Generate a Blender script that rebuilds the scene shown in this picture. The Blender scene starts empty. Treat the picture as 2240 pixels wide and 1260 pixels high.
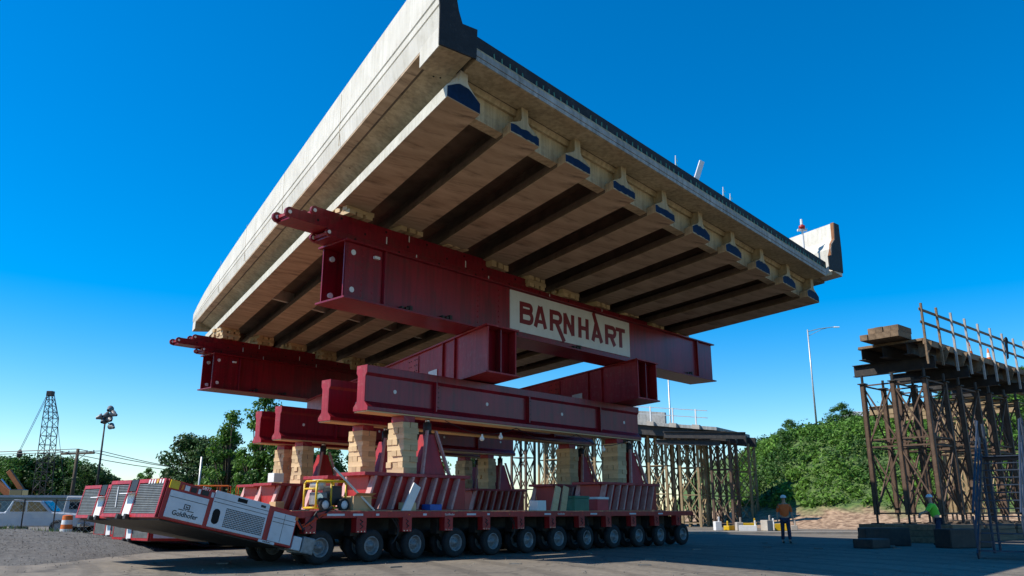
import bpy, bmesh, math, random
from mathutils import Vector, Matrix

random.seed(11)
R = math.radians
scene = bpy.context.scene
col = scene.collection

# ------------------------------------------------------------------ camera
PITCH = 15.17
cam_d = bpy.data.cameras.new('camera')
cam_d.sensor_width = 36.0
cam_d.lens = 36.0 * 1800.0 / 2240.0
cam_d.clip_start = 0.1
cam_d.clip_end = 3000.0
cam = bpy.data.objects.new('camera', cam_d)
cam.location = (0, 0, 1.2)
cam.rotation_euler = (R(90 + PITCH), 0, 0)
col.objects.link(cam)
scene.camera = cam

# ------------------------------------------------------------------ sky and sun
SUN_EL = 48.0
SUN_H = Vector((-0.985, -0.17))          # horizontal direction towards the sun
world = bpy.data.worlds.new('World')
scene.world = world
world.use_nodes = True
wn = world.node_tree
wn.nodes.clear()
sky = wn.nodes.new('ShaderNodeTexSky')
sky.sky_type = 'NISHITA'
sky.sun_disc = False
sky.sun_elevation = R(SUN_EL)
sky.sun_rotation = math.atan2(SUN_H.x, SUN_H.y)
sky.altitude = 0.0
sky.air_density = 1.0
sky.dust_density = 0.15
sky.ozone_density = 4.0
hs = wn.nodes.new('ShaderNodeHueSaturation')
hs.inputs['Saturation'].default_value = 1.55
hs.inputs['Value'].default_value = 1.0
bg = wn.nodes.new('ShaderNodeBackground')
bg.inputs['Strength'].default_value = 0.13
wo = wn.nodes.new('ShaderNodeOutputWorld')
wn.links.new(sky.outputs[0], hs.inputs['Color'])
wn.links.new(hs.outputs[0], bg.inputs['Color'])
wn.links.new(bg.outputs[0], wo.inputs['Surface'])

sun_d = bpy.data.lights.new('sun', 'SUN')
sun_d.energy = 4.6
sun_d.angle = R(0.53)
sun_d.color = (1.0, 0.94, 0.84)
sun = bpy.data.objects.new('sun', sun_d)
ce = math.cos(R(SUN_EL))
sv = Vector((SUN_H.normalized().x * ce, SUN_H.normalized().y * ce, math.sin(R(SUN_EL))))
sun.rotation_euler = sv.to_track_quat('Z', 'Y').to_euler()
sun.location = (0, 0, 60)
col.objects.link(sun)

vs = scene.view_settings
vs.view_transform = 'Standard'
vs.look = 'None'
vs.exposure = 0.48
vs.gamma = 1.0
vs.use_curve_mapping = False
scene.cycles.use_denoising = True
scene.cycles.max_bounces = 6
scene.cycles.diffuse_bounces = 4
scene.cycles.glossy_bounces = 3
scene.cycles.transmission_bounces = 2
scene.cycles.caustics_reflective = False
scene.cycles.caustics_refractive = False

# ------------------------------------------------------------------ materials
MATS = {}
def mat(name, c1, c2=None, rough=0.7, scale=2.0, metal=0.0, bump=0.0, bscale=40.0, streak=0.0, spec=0.4,
        c3=None, s3=14.0, f3=0.35, stretch=(1, 1, 1), island=0.0, trans=0.0, coat=0.0, rotz=0.0, orand=0.0):
    if name in MATS:
        return MATS[name]
    m = bpy.data.materials.new(name)
    m.use_nodes = True
    nt = m.node_tree; N = nt.nodes; L = nt.links
    bs = N['Principled BSDF']
    bs.inputs['Roughness'].default_value = rough
    bs.inputs['Metallic'].default_value = metal
    bs.inputs['Specular IOR Level'].default_value = spec
    if coat: bs.inputs['Coat Weight'].default_value = coat
    tc = N.new('ShaderNodeTexCoord')
    mp = N.new('ShaderNodeMapping'); mp.inputs['Scale'].default_value = stretch
    if rotz:
        mr0 = N.new('ShaderNodeMapping'); mr0.inputs['Rotation'].default_value = (0, 0, rotz)
        L.new(tc.outputs['Object'], mr0.inputs['Vector']); L.new(mr0.outputs[0], mp.inputs['Vector'])
    else:
        L.new(tc.outputs['Object'], mp.inputs['Vector'])
    c2 = c2 or tuple(x * 0.72 for x in c1)
    no = N.new('ShaderNodeTexNoise')
    no.inputs['Scale'].default_value = scale; no.inputs['Detail'].default_value = 6; no.inputs['Roughness'].default_value = 0.62
    L.new(mp.outputs[0], no.inputs['Vector'])
    cr = N.new('ShaderNodeValToRGB')
    cr.color_ramp.elements[0].position = 0.33; cr.color_ramp.elements[0].color = (*c2, 1)
    cr.color_ramp.elements[1].position = 0.67; cr.color_ramp.elements[1].color = (*c1, 1)
    L.new(no.outputs[0], cr.inputs[0])
    out = cr.outputs[0]
    if c3:
        n3 = N.new('ShaderNodeTexNoise'); n3.inputs['Scale'].default_value = s3; n3.inputs['Detail'].default_value = 8
        n3.inputs['Roughness'].default_value = 0.7
        L.new(mp.outputs[0], n3.inputs['Vector'])
        r3 = N.new('ShaderNodeValToRGB')
        r3.color_ramp.elements[0].position = 0.52; r3.color_ramp.elements[0].color = (0, 0, 0, 1)
        r3.color_ramp.elements[1].position = 0.72; r3.color_ramp.elements[1].color = (f3, f3, f3, 1)
        L.new(n3.outputs[0], r3.inputs[0])
        mx = N.new('ShaderNodeMix'); mx.data_type = 'RGBA'
        L.new(r3.outputs[0], mx.inputs['Factor']); L.new(out, mx.inputs['A']); mx.inputs['B'].default_value = (*c3, 1)
        out = mx.outputs['Result']
    if streak:
        ms = N.new('ShaderNodeMapping'); ms.inputs['Scale'].default_value = (6, 6, 0.35)
        L.new(tc.outputs['Object'], ms.inputs['Vector'])
        ns = N.new('ShaderNodeTexNoise'); ns.inputs['Scale'].default_value = 1.6; ns.inputs['Detail'].default_value = 5
        L.new(ms.outputs[0], ns.inputs['Vector'])
        rs = N.new('ShaderNodeValToRGB')
        rs.color_ramp.elements[0].position = 0.35; v = 1 - streak
        rs.color_ramp.elements[0].color = (v, v, v * 0.97, 1)
        rs.color_ramp.elements[1].position = 0.6; rs.color_ramp.elements[1].color = (1, 1, 1, 1)
        L.new(ns.outputs[0], rs.inputs[0])
        mu = N.new('ShaderNodeMix'); mu.data_type = 'RGBA'; mu.blend_type = 'MULTIPLY'
        mu.inputs['Factor'].default_value = 1.0
        L.new(out, mu.inputs['A']); L.new(rs.outputs[0], mu.inputs['B'])
        out = mu.outputs['Result']
    if orand:
        oi = N.new('ShaderNodeObjectInfo')
        mr = N.new('ShaderNodeMapRange'); mr.inputs['To Min'].default_value = 1 - orand; mr.inputs['To Max'].default_value = 1 + orand
        L.new(oi.outputs['Random'], mr.inputs['Value'])
        mu = N.new('ShaderNodeMix'); mu.data_type = 'RGBA'; mu.blend_type = 'MULTIPLY'; mu.inputs['Factor'].default_value = 1.0
        L.new(out, mu.inputs['A']); L.new(mr.outputs[0], mu.inputs['B'])
        out = mu.outputs['Result']
    if island:
        ge = N.new('ShaderNodeNewGeometry')
        mr = N.new('ShaderNodeMapRange'); mr.inputs['To Min'].default_value = 1 - island; mr.inputs['To Max'].default_value = 1 + island
        L.new(ge.outputs['Random Per Island'], mr.inputs['Value'])
        mu = N.new('ShaderNodeMix'); mu.data_type = 'RGBA'; mu.blend_type = 'MULTIPLY'; mu.inputs['Factor'].default_value = 1.0
        L.new(out, mu.inputs['A']); L.new(mr.outputs[0], mu.inputs['B'])
        out = mu.outputs['Result']
    L.new(out, bs.inputs['Base Color'])
    if bump:
        nb = N.new('ShaderNodeTexNoise'); nb.inputs['Scale'].default_value = bscale; nb.inputs['Detail'].default_value = 5
        L.new(mp.outputs[0], nb.inputs['Vector'])
        bp = N.new('ShaderNodeBump'); bp.inputs['Strength'].default_value = bump; bp.inputs['Distance'].default_value = 0.02
        L.new(nb.outputs[0], bp.inputs['Height'])
        L.new(bp.outputs[0], bs.inputs['Normal'])
    if trans:
        tr = N.new('ShaderNodeBsdfTranslucent'); L.new(out, tr.inputs['Color'])
        ms_ = N.new('ShaderNodeMixShader'); ms_.inputs[0].default_value = trans
        o = N['Material Output']
        L.new(bs.outputs[0], ms_.inputs[1]); L.new(tr.outputs[0], ms_.inputs[2]); L.new(ms_.outputs[0], o.inputs['Surface'])
    MATS[name] = m
    return m

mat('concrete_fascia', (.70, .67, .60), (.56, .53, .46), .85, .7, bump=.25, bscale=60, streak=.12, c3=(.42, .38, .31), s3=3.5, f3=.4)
mat('concrete', (.56, .45, .29), (.37, .285, .17), .88, 1.3, bump=.4, bscale=35, streak=.3, c3=(.20, .145, .085), s3=2.6, f3=.8)
mat('concrete_soffit', (.52, .39, .265), (.35, .25, .16), .88, .9, bump=.3, bscale=30, c3=(.10, .065, .04), s3=1.5, f3=.85, stretch=(2.6, .7, 1), rotz=-2.07)
mat('concrete_slab', (.42, .42, .40), (.28, .28, .27), .9, 1.8, bump=.3, bscale=50, streak=.3, c3=(.16, .14, .11), s3=5, f3=.6)
mat('concrete_shaded', (.15, .115, .08), (.09, .068, .047), .9, 1.3, bump=.3, bscale=30, c3=(.05, .037, .025), s3=3, f3=.6)  # inner girders and slab darkened to stand for the shade between them
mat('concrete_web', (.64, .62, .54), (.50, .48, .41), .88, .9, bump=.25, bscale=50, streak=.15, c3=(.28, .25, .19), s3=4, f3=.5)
mat('rib_sunlit', (.56, .34, .31), (.46, .22, .20), .6, 3, c3=(.36, .06, .06), s3=8, f3=.6)  # faded red made paler still, so the colour carries the sunlit look
mat('machine_orange', (.36, .12, .03), (.26, .08, .02), .6, 3)
mat('black_coating', (.018, .017, .018), (.009, .009, .010), .75, 3, bump=.35, bscale=25, c3=(.07, .07, .07), s3=5, f3=.4)
mat('blue_paint', (.003, .022, .066), (.002, .014, .045), .7, 5, bump=.15, spec=.15, c3=(.008, .035, .10), s3=12, f3=.5)
mat('red_paint', (.27, .006, .018), (.185, .004, .014), .36, .7, bump=.06, bscale=8, spec=.5, c3=(.10, .03, .025), s3=2.6, f3=.7, streak=.35)
mat('red_faded', (.40, .026, .040), (.27, .013, .025), .48, 1.0, bump=.08, bscale=15, c3=(.42, .17, .15), s3=5, f3=.55, streak=.25)
mat('red_bright', (.46, .022, .02), (.35, .016, .018), .42, 1.5, bump=.04, bscale=12, c3=(.16, .05, .04), s3=7, f3=.65, streak=.25)
mat('pine', (.60, .45, .26), (.49, .35, .19), .8, 1.5, bump=.06, bscale=30, c3=(.30, .19, .10), s3=5, f3=.35, stretch=(.25, 4, 4), orand=.22)
mat('old_timber', (.24, .165, .10), (.13, .085, .05), .85, 2.0, bump=.2, bscale=25, c3=(.07, .045, .03), s3=6, f3=.6, stretch=(.3, 4, 4), orand=.25)
mat('rubber', (.022, .022, .023), (.014, .014, .015), .82, 6, bump=.15, c3=(.06, .055, .05), s3=9, f3=.6)
mat('rim_grey', (.30, .30, .30), (.18, .18, .18), .5, 8, metal=.3, c3=(.08, .06, .05), s3=12, f3=.5)
mat('dark_steel', (.045, .042, .04), (.025, .023, .022), .6, 3, metal=.2, bump=.1, c3=(.10, .06, .035), s3=6, f3=.5)
mat('rust_steel', (.12, .075, .05), (.07, .042, .028), .75, 2.5, bump=.2, c3=(.20, .11, .06), s3=7, f3=.5)
mat('tan_steel', (.36, .26, .14), (.24, .165, .08), .65, 2.5, c3=(.12, .075, .045), s3=6, f3=.6)
mat('galvanised', (.52, .52, .50), (.40, .40, .39), .45, 6, metal=.5, c3=(.25, .22, .19), s3=9, f3=.3)
mat('white_paint', (.78, .77, .75), (.68, .67, .65), .5, 2.5, bump=.03, c3=(.45, .42, .38), s3=6, f3=.35)
mat('panel_white', (.66, .66, .68), (.56, .56, .58), .42, 2, c3=(.36, .34, .33), s3=5, f3=.3)
mat('sign_white', (.72, .71, .68), (.64, .63, .60), .35, 1.5, c3=(.45, .38, .36), s3=4, f3=.25)
mat('louvre_grey', (.20, .20, .19), (.13, .13, .125), .5, 5, metal=.3)
mat('mesh_grey', (.30, .30, .31), (.2, .2, .21), .6, 30)
mat('black_plastic', (.02, .02, .02), (.012, .012, .012), .5, 6)
mat('dark_hole', (.008, .008, .008), None, .9, 6)
mat('yellow_paint', (.70, .46, .015), (.55, .34, .01), .4, 4, c3=(.2, .13, .03), s3=9, f3=.4)
mat('orange_paint', (.72, .17, .02), (.55, .11, .015), .5, 4)
mat('orange_hose', (.75, .07, .015), None, .5, 6)
mat('green_cooler', (.03, .16, .10), None, .45, 5)
mat('red_cooler', (.50, .025, .05), None, .4, 5)
mat('blue_plastic', (.02, .10, .42), None, .4, 5)
mat('cardboard', (.55, .36, .19), (.46, .29, .15), .9, 4)
mat('silver', (.62, .62, .62), None, .25, 5, metal=.9)
mat('dowel_green', (.10, .28, .20), None, .6, 8)
mat('ribbon_green', (.55, .75, .12), None, .6, 8)
mat('stair_steel', (.028, .042, .07), (.02, .03, .05), .55, 4, c3=(.07, .055, .045), s3=8, f3=.4)
mat('truck_paint', (.50, .52, .54), (.44, .46, .48), .25, 3, coat=.5)
mat('glass_dark', (.015, .02, .024), None, .08, 2, spec=.8)
mat('tin_roof', (.40, .41, .42), (.3, .31, .32), .5, 2)
mat('teal_wall', (.16, .22, .22), (.12, .17, .17), .7, 2)
mat('gravel_stone', (.22, .205, .185), (.14, .13, .115), .95, 9, island=.4)
mat('post_grey', (.42, .39, .35), (.30, .27, .24), .8, 4)
mat('gravel', (.13, .122, .11), (.06, .056, .05), .95, 7, bump=1.0, bscale=16, c3=(.26, .245, .22), s3=20, f3=.8)
mat('kerb_stone', (.46, .42, .36), (.36, .32, .27), .9, 2)
mat('bark', (.10, .075, .05), (.06, .045, .03), .9, 5, bump=.5)
mat('leaf_dark', (.050, .105, .022), (.028, .066, .016), .6, .5, island=.45, trans=.25, spec=.25)
mat('leaf_mid', (.075, .165, .026), (.045, .110, .018), .6, .6, island=.45, trans=.28, spec=.25)
mat('leaf_light', (.105, .215, .028), (.06, .145, .02), .6, .5, island=.4, trans=.3, spec=.25)
mat('shrub', (.13, .25, .035), (.05, .13, .02), .6, .22, island=.5, trans=.3, spec=.2)
mat('rust_stain', (.30, .13, .05), (.18, .07, .03), .85, 4)
mat('shrub_dark', (.045, .11, .02), (.025, .065, .014), .6, .3, island=.5, trans=.25, spec=.2)
mat('grass', (.10, .17, .03), (.06, .11, .02), .8, 1.0, island=.4, trans=.2)
mat('skin', (.50, .30, .21), None, .6, 8)
mat('hi_vis_green', (.22, .78, .06), (.17, .65, .05), .7, 6)
mat('hi_vis_orange', (.85, .16, .03), (.7, .12, .02), .7, 6)
mat('denim', (.028, .042, .085), (.018, .028, .06), .85, 6)
mat('dark_cloth', (.02, .02, .025), None, .85, 6)
mat('boot', (.05, .033, .02), None, .7, 6)
mat('roof_red', (.35, .11, .06), None, .8, 3)
mat('house_white', (.70, .69, .66), None, .8, 3)

def bulb_mat():
    m = bpy.data.materials.new('bulb_glass'); m.use_nodes = True
    b = m.node_tree.nodes['Principled BSDF']
    b.inputs['Base Color'].default_value = (.85, .83, .75, 1); b.inputs['Roughness'].default_value = .2
    MATS['bulb_glass'] = m
bulb_mat()

# worn yard paving: patches, cracks and arcs of tyre marks
def yard_mat():
    m = bpy.data.materials.new('asphalt'); m.use_nodes = True
    nt = m.node_tree; N = nt.nodes; L = nt.links; bs = N['Principled BSDF']; bs.inputs['Roughness'].default_value = .9
    tc = N.new('ShaderNodeTexCoord')
    def noise(sc, det=6, src=None):
        n = N.new('ShaderNodeTexNoise'); n.inputs['Scale'].default_value = sc; n.inputs['Detail'].default_value = det; n.inputs['Roughness'].default_value = .65
        L.new(src or tc.outputs['Object'], n.inputs['Vector']); return n
    def ramp(src, p0, c0, p1, c1):
        r = N.new('ShaderNodeValToRGB'); e = r.color_ramp.elements
        e[0].position = p0; e[0].color = (*c0, 1); e[1].position = p1; e[1].color = (*c1, 1); L.new(src, r.inputs[0]); return r
    def mul(a, b, f=1.0):
        x = N.new('ShaderNodeMix'); x.data_type = 'RGBA'; x.blend_type = 'MULTIPLY'; x.inputs['Factor'].default_value = f
        L.new(a, x.inputs['A']); L.new(b, x.inputs['B']); return x.outputs['Result']
    base = ramp(noise(.16).outputs[0], .35, (.125, .107, .085), .65, (.20, .170, .132))
    c = mul(base.outputs[0], ramp(noise(5, 8).outputs[0], .35, (.72, .72, .72), .65, (1.18, 1.17, 1.14)).outputs[0])
    # tyre marks: distorted rings round a point far off, broken up by noise
    mp = N.new('ShaderNodeMapping'); mp.inputs['Location'].default_value = (30, -8, 0); L.new(tc.outputs['Object'], mp.inputs['Vector'])
    wv = N.new('ShaderNodeTexWave'); wv.wave_type = 'RINGS'; wv.rings_direction = 'Z'; wv.inputs['Scale'].default_value = .22; wv.inputs['Distortion'].default_value = 2.2; wv.inputs['Detail'].default_value = 2; wv.inputs['Detail Scale'].default_value = .25
    L.new(mp.outputs[0], wv.inputs['Vector'])
    tr = ramp(wv.outputs['Fac'], .78, (1, 1, 1), .9, (.72, .71, .70))
    c = mul(c, tr.outputs[0], .8)
    vo = N.new('ShaderNodeTexVoronoi'); vo.feature = 'DISTANCE_TO_EDGE'; vo.inputs['Scale'].default_value = .33
    nd = noise(1.2, 4); ad = N.new('ShaderNodeVectorMath'); ad.operation = 'MULTIPLY_ADD'; ad.inputs[1].default_value = (.9, .9, 0)
    L.new(nd.outputs[1], ad.inputs[0]); L.new(tc.outputs['Object'], ad.inputs[2]); L.new(ad.outputs[0], vo.inputs['Vector'])
    c = mul(c, ramp(vo.outputs['Distance'], .004, (.45, .45, .45), .014, (1, 1, 1)).outputs[0], .8)
    c = mul(c, ramp(noise(.9, 5).outputs[0], .62, (1, 1, 1), .75, (.66, .64, .62)).outputs[0])
    L.new(c, bs.inputs['Base Color'])
    bp = N.new('ShaderNodeBump'); bp.inputs['Strength'].default_value = .55; bp.inputs['Distance'].default_value = .03
    L.new(noise(7, 7).outputs[0], bp.inputs['Height']); L.new(bp.outputs[0], bs.inputs['Normal'])
    MATS['asphalt'] = m
yard_mat()

# soil and grass on the embankment: bare earth near the foot, green above
def bank_mat():
    m = bpy.data.materials.new('embankment'); m.use_nodes = True
    nt = m.node_tree; N = nt.nodes; L = nt.links; bs = N['Principled BSDF']; bs.inputs['Roughness'].default_value = .95
    tc = N.new('ShaderNodeTexCoord'); sp = N.new('ShaderNodeSeparateXYZ'); L.new(tc.outputs['Object'], sp.inputs[0])
    n1 = N.new('ShaderNodeTexNoise'); n1.inputs['Scale'].default_value = .5; n1.inputs['Detail'].default_value = 6
    L.new(tc.outputs['Object'], n1.inputs['Vector'])
    ma = N.new('ShaderNodeMath'); ma.operation = 'MULTIPLY_ADD'; ma.inputs[1].default_value = 2.2; ma.inputs[2].default_value = -1.1
    L.new(n1.outputs[0], ma.inputs[0])
    ad = N.new('ShaderNodeMath'); ad.operation = 'ADD'; L.new(sp.outputs['Z'], ad.inputs[0]); L.new(ma.outputs[0], ad.inputs[1])
    mr = N.new('ShaderNodeMapRange'); mr.inputs['From Min'].default_value = .9; mr.inputs['From Max'].default_value = 1.7
    L.new(ad.outputs[0], mr.inputs['Value'])
    n2 = N.new('ShaderNodeTexNoise'); n2.inputs['Scale'].default_value = 3; n2.inputs['Detail'].default_value = 8
    L.new(tc.outputs['Object'], n2.inputs['Vector'])
    a = N.new('ShaderNodeValToRGB'); a.color_ramp.elements[0].color = (.16, .095, .055, 1); a.color_ramp.elements[1].color = (.40, .27, .17, 1)
    b = N.new('ShaderNodeValToRGB'); b.color_ramp.elements[0].color = (.03, .065, .015, 1); b.color_ramp.elements[1].color = (.10, .16, .035, 1)
    for r in (a, b): r.color_ramp.elements[0].position = .35; r.color_ramp.elements[1].position = .65; L.new(n2.outputs[0], r.inputs[0])
    mx = N.new('ShaderNodeMix'); mx.data_type = 'RGBA'
    L.new(mr.outputs[0], mx.inputs['Factor']); L.new(a.outputs[0], mx.inputs['A']); L.new(b.outputs[0], mx.inputs['B'])
    L.new(mx.outputs['Result'], bs.inputs['Base Color'])
    bp = N.new('ShaderNodeBump'); bp.inputs['Strength'].default_value = .6; bp.inputs['Distance'].default_value = .15
    L.new(n2.outputs[0], bp.inputs['Height']); L.new(bp.outputs[0], bs.inputs['Normal'])
    MATS['embankment'] = m
bank_mat()

# ------------------------------------------------------------------ mesh builder
V = Vector
class MB:
    def __init__(s): s.v = []; s.f = []
    def add(s, vs, fs):
        o = len(s.v); s.v += [tuple(p) for p in vs]; s.f += [tuple(i + o for i in f) for f in fs]; return s
    def hexa(s, p):      # 8 points: bottom ring 0-3 (ccw from above), top ring 4-7
        return s.add(p, [(3, 2, 1, 0), (4, 5, 6, 7), (0, 1, 5, 4), (1, 2, 6, 5), (2, 3, 7, 6), (3, 0, 4, 7)])
    def box(s, x0, x1, y0, y1, z0, z1):
        return s.hexa([(x0, y0, z0), (x1, y0, z0), (x1, y1, z0), (x0, y1, z0), (x0, y0, z1), (x1, y0, z1), (x1, y1, z1), (x0, y1, z1)])
    def bar(s, a, b, w, h=None, up=(0, 0, 1)):
        a = V(a); b = V(b); h = h or w; d = (b - a).normalized(); u = V(up)
        if abs(d.dot(u)) > .98: u = V((0, 1, 0)) if abs(d.y) < .9 else V((1, 0, 0))
        r = d.cross(u).normalized() * (w / 2); q = r.cross(d).normalized() * (h / 2)
        return s.hexa([a - r - q, a + r - q, b + r - q, b - r - q, a - r + q, a + r + q, b + r + q, b - r + q])
    def tube(s, a, b, r0, r1=None, n=8, cap=True):
        a = V(a); b = V(b); r1 = r0 if r1 is None else r1; d = (b - a).normalized()
        u = V((0, 0, 1)) if abs(d.z) < .9 else V((1, 0, 0)); e = d.cross(u).normalized(); g = d.cross(e)
        vs = []
        for c, r in ((a, r0), (b, r1)):
            for i in range(n):
                t = 2 * math.pi * i / n; vs.append(c + e * (r * math.cos(t)) + g * (r * math.sin(t)))
        fs = [(i, (i + 1) % n, n + (i + 1) % n, n + i) for i in range(n)]
        if cap: fs += [tuple(range(n))[::-1], tuple(range(n, 2 * n))]
        return s.add(vs, fs)
    def path(s, pts, r, n=6):
        for a, b in zip(pts, pts[1:]): s.tube(a, b, r, r, n)
        return s
    def prism(s, prof, fa, fb):     # profile list of 2D, fa / fb map it to the two end rings
        n = len(prof); vs = [fa(*p) for p in prof] + [fb(*p) for p in prof]
        return s.add(vs, [tuple(range(n))[::-1], tuple(range(n, 2 * n))] + [(i, (i + 1) % n, n + (i + 1) % n, n + i) for i in range(n)])
    def lathe(s, prof, n=24, axis='y', c=(0, 0, 0)):   # prof list of (axial, radius)
        vs = []; m = len(prof)
        for a, r in prof:
            for i in range(n):
                t = 2 * math.pi * i / n; p = (r * math.cos(t), a, r * math.sin(t)) if axis == 'y' else (r * math.cos(t), r * math.sin(t), a)
                vs.append((p[0] + c[0], p[1] + c[1], p[2] + c[2]))
        fs = [(j * n + i, j * n + (i + 1) % n, (j + 1) * n + (i + 1) % n, (j + 1) * n + i) for j in range(m - 1) for i in range(n)]
        return s.add(vs, fs)
    def mesh(s, name, m, smooth=False):
        me = bpy.data.meshes.new(name); me.from_pydata(s.v, [], s.f); me.update()
        bm = bmesh.new(); bm.from_mesh(me); bmesh.ops.recalc_face_normals(bm, faces=bm.faces); bm.to_mesh(me); bm.free()
        me.materials.append(MATS[m])
        if smooth:
            for p in me.polygons: p.use_smooth = True
        return me
    def build(s, name, m, parent=None, smooth=False, bevel=0.0):
        o = link(name, s.mesh(name, m, smooth), parent, bevel)
        if name in ('louvre_panel', 'perforated_grille', 'bolt_row'): o['kind'] = 'stuff'
        return o

def link(name, me, parent=None, bevel=0.0):
    o = bpy.data.objects.new(name, me); col.objects.link(o)
    if parent: o.parent = parent
    if bevel:
        b = o.modifiers.new('bevel', 'BEVEL'); b.width = bevel; b.segments = 2; b.limit_method = 'ANGLE'; b.angle_limit = R(40)
    return o
def tag(o, label=None, cat=None, group=None, kind=None):
    if label: o['label'] = label
    if cat: o['category'] = cat
    if group: o['group'] = group
    if kind: o['kind'] = kind
    return o
def thing(name, label, cat, loc=(0, 0, 0), rot=(0, 0, 0), group=None):
    o = bpy.data.objects.new(name, None); o.empty_display_size = .3; col.objects.link(o)
    o.location = loc; o.rotation_euler = rot
    return tag(o, label, cat, group)
def copy_tree(o, parent=None):
    c = o.copy(); col.objects.link(c); c.parent = parent
    for ch in list(o.children): copy_tree(ch, c)
    return c
def text_mesh(body, size, name='lettering', m='dark_hole', bold=0.0, depth=.002):
    cu = bpy.data.curves.new(name, 'FONT'); cu.body = body; cu.size = size; cu.extrude = depth; cu.offset = bold
    cu.align_x = 'CENTER'; cu.align_y = 'CENTER'; cu.resolution_u = 3
    o = bpy.data.objects.new(name, cu); col.objects.link(o)
    dg = bpy.context.evaluated_depsgraph_get()
    me = bpy.data.meshes.new_from_object(o.evaluated_get(dg))
    bpy.data.objects.remove(o); me.materials.clear(); me.materials.append(MATS[m])
    return me
# text lies in local XY; put it on a face whose normal is -Y (reads along +X, up +Z)
FACE_NY = Matrix.Rotation(R(90), 4, 'X')

# transport frame: T runs along the transporters and lifting beams, P points across them, away from the camera
TA = R(47.72)
T = V((math.cos(TA), math.sin(TA), 0)); P = V((-math.sin(TA), math.cos(TA), 0))
def tp(t, p, z=0.0): return T * t + P * p + V((0, 0, z))
def rnd(a, b): return random.uniform(a, b)

# ================================================================== GROUND
g = MB()
g.add([(-900, -60, 0), (900, -60, 0), (900, 1500, 0), (-900, 1500, 0)], [(0, 1, 2, 3)])
tag(g.build('ground', 'asphalt'), kind='structure')

def hill_h(x, y):
    yb = 60 - .55 * (x - 18) if x < 40 else 47.9 - .1 * (x - 40)
    s = min(max((y - yb) / 24, 0), 1); s = s * s * (3 - 2 * s)
    e = min(max((x - 15 - (y - yb) * .12) / 9, 0), 1); e = e * e * (3 - 2 * e)
    top = 7.2 + min(max((x - 22) / 36, 0), 1.3) * 6.3
    return s * e * top + .35 * math.sin(x * .9) * math.cos(y * .7) * s
hv = []; hf = []; nx, ny = 90, 50
for j in range(ny + 1):
    for i in range(nx + 1):
        x = 12 + i * 1.5; y = 36 + j * 2.6
        hv.append((x, y, hill_h(x, y) - .06))
for j in range(ny):
    for i in range(nx):
        a = j * (nx + 1) + i; hf.append((a, a + 1, a + nx + 2, a + nx + 1))
tag(MB().add(hv, hf).build('embankment', 'embankment', smooth=True), kind='structure')

# gravel bank at the left edge of the yard
def grav_h(x, y):
    d = (V((x, y)) - V((-14.6, 25.6))).length
    k = max(0, 1 - ((x + 22) / 11.2) ** 2) * max(0, 1 - ((y - 26.5) / 7.0) ** 2)
    return .78 * k ** .7 + .05 * math.sin(x * 3.1) * math.cos(y * 2.7) * min(1, k * 3)
gv = []; gf = []; nx, ny = 74, 50
for j in range(ny + 1):
    for i in range(nx + 1):
        x = -33 + i * .3; y = 19.2 + j * .3
        gv.append((x, y, grav_h(x, y) - .02 + (rnd(-.02, .02))))
for j in range(ny):
    for i in range(nx):
        a = j * (nx + 1) + i; gf.append((a, a + 1, a + nx + 2, a + nx + 1))
tag(MB().add(gv, gf).build('gravel_bank', 'gravel', smooth=True), kind='structure')
st = MB()
for k in range(12000):
    x = rnd(-30, -9.0); y = rnd(17.0, 33.5); h = grav_h(x, y)
    if h < .012 and (random.random() < .8 or x > -9.8 - (y - 17) * .1): continue
    r = rnd(.008, .022); c = V((x, y, max(h, 0) + r * .35))
    q = [c + V((rnd(.6, 1.2) * r * a, rnd(.6, 1.2) * r * b, rnd(.5, 1) * r * cc)) for a, b, cc in ((1, 0, 0), (-1, 0, 0), (0, 1, 0), (0, -1, 0), (0, 0, 1), (0, 0, -1))]
    st.add(q, [(0, 2, 4), (2, 1, 4), (1, 3, 4), (3, 0, 4), (2, 0, 5), (1, 2, 5), (3, 1, 5), (0, 3, 5)])
tag(st.build('gravel_stones', 'gravel_stone'), 'loose grey gravel stones on the bank at the yard edge', 'gravel', kind='stuff')

kb = MB(); kb.box(4, 24.5, 46.0, 46.5, 0, .13)
tag(kb.build('kerb', 'kerb_stone'), kind='structure')

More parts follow.
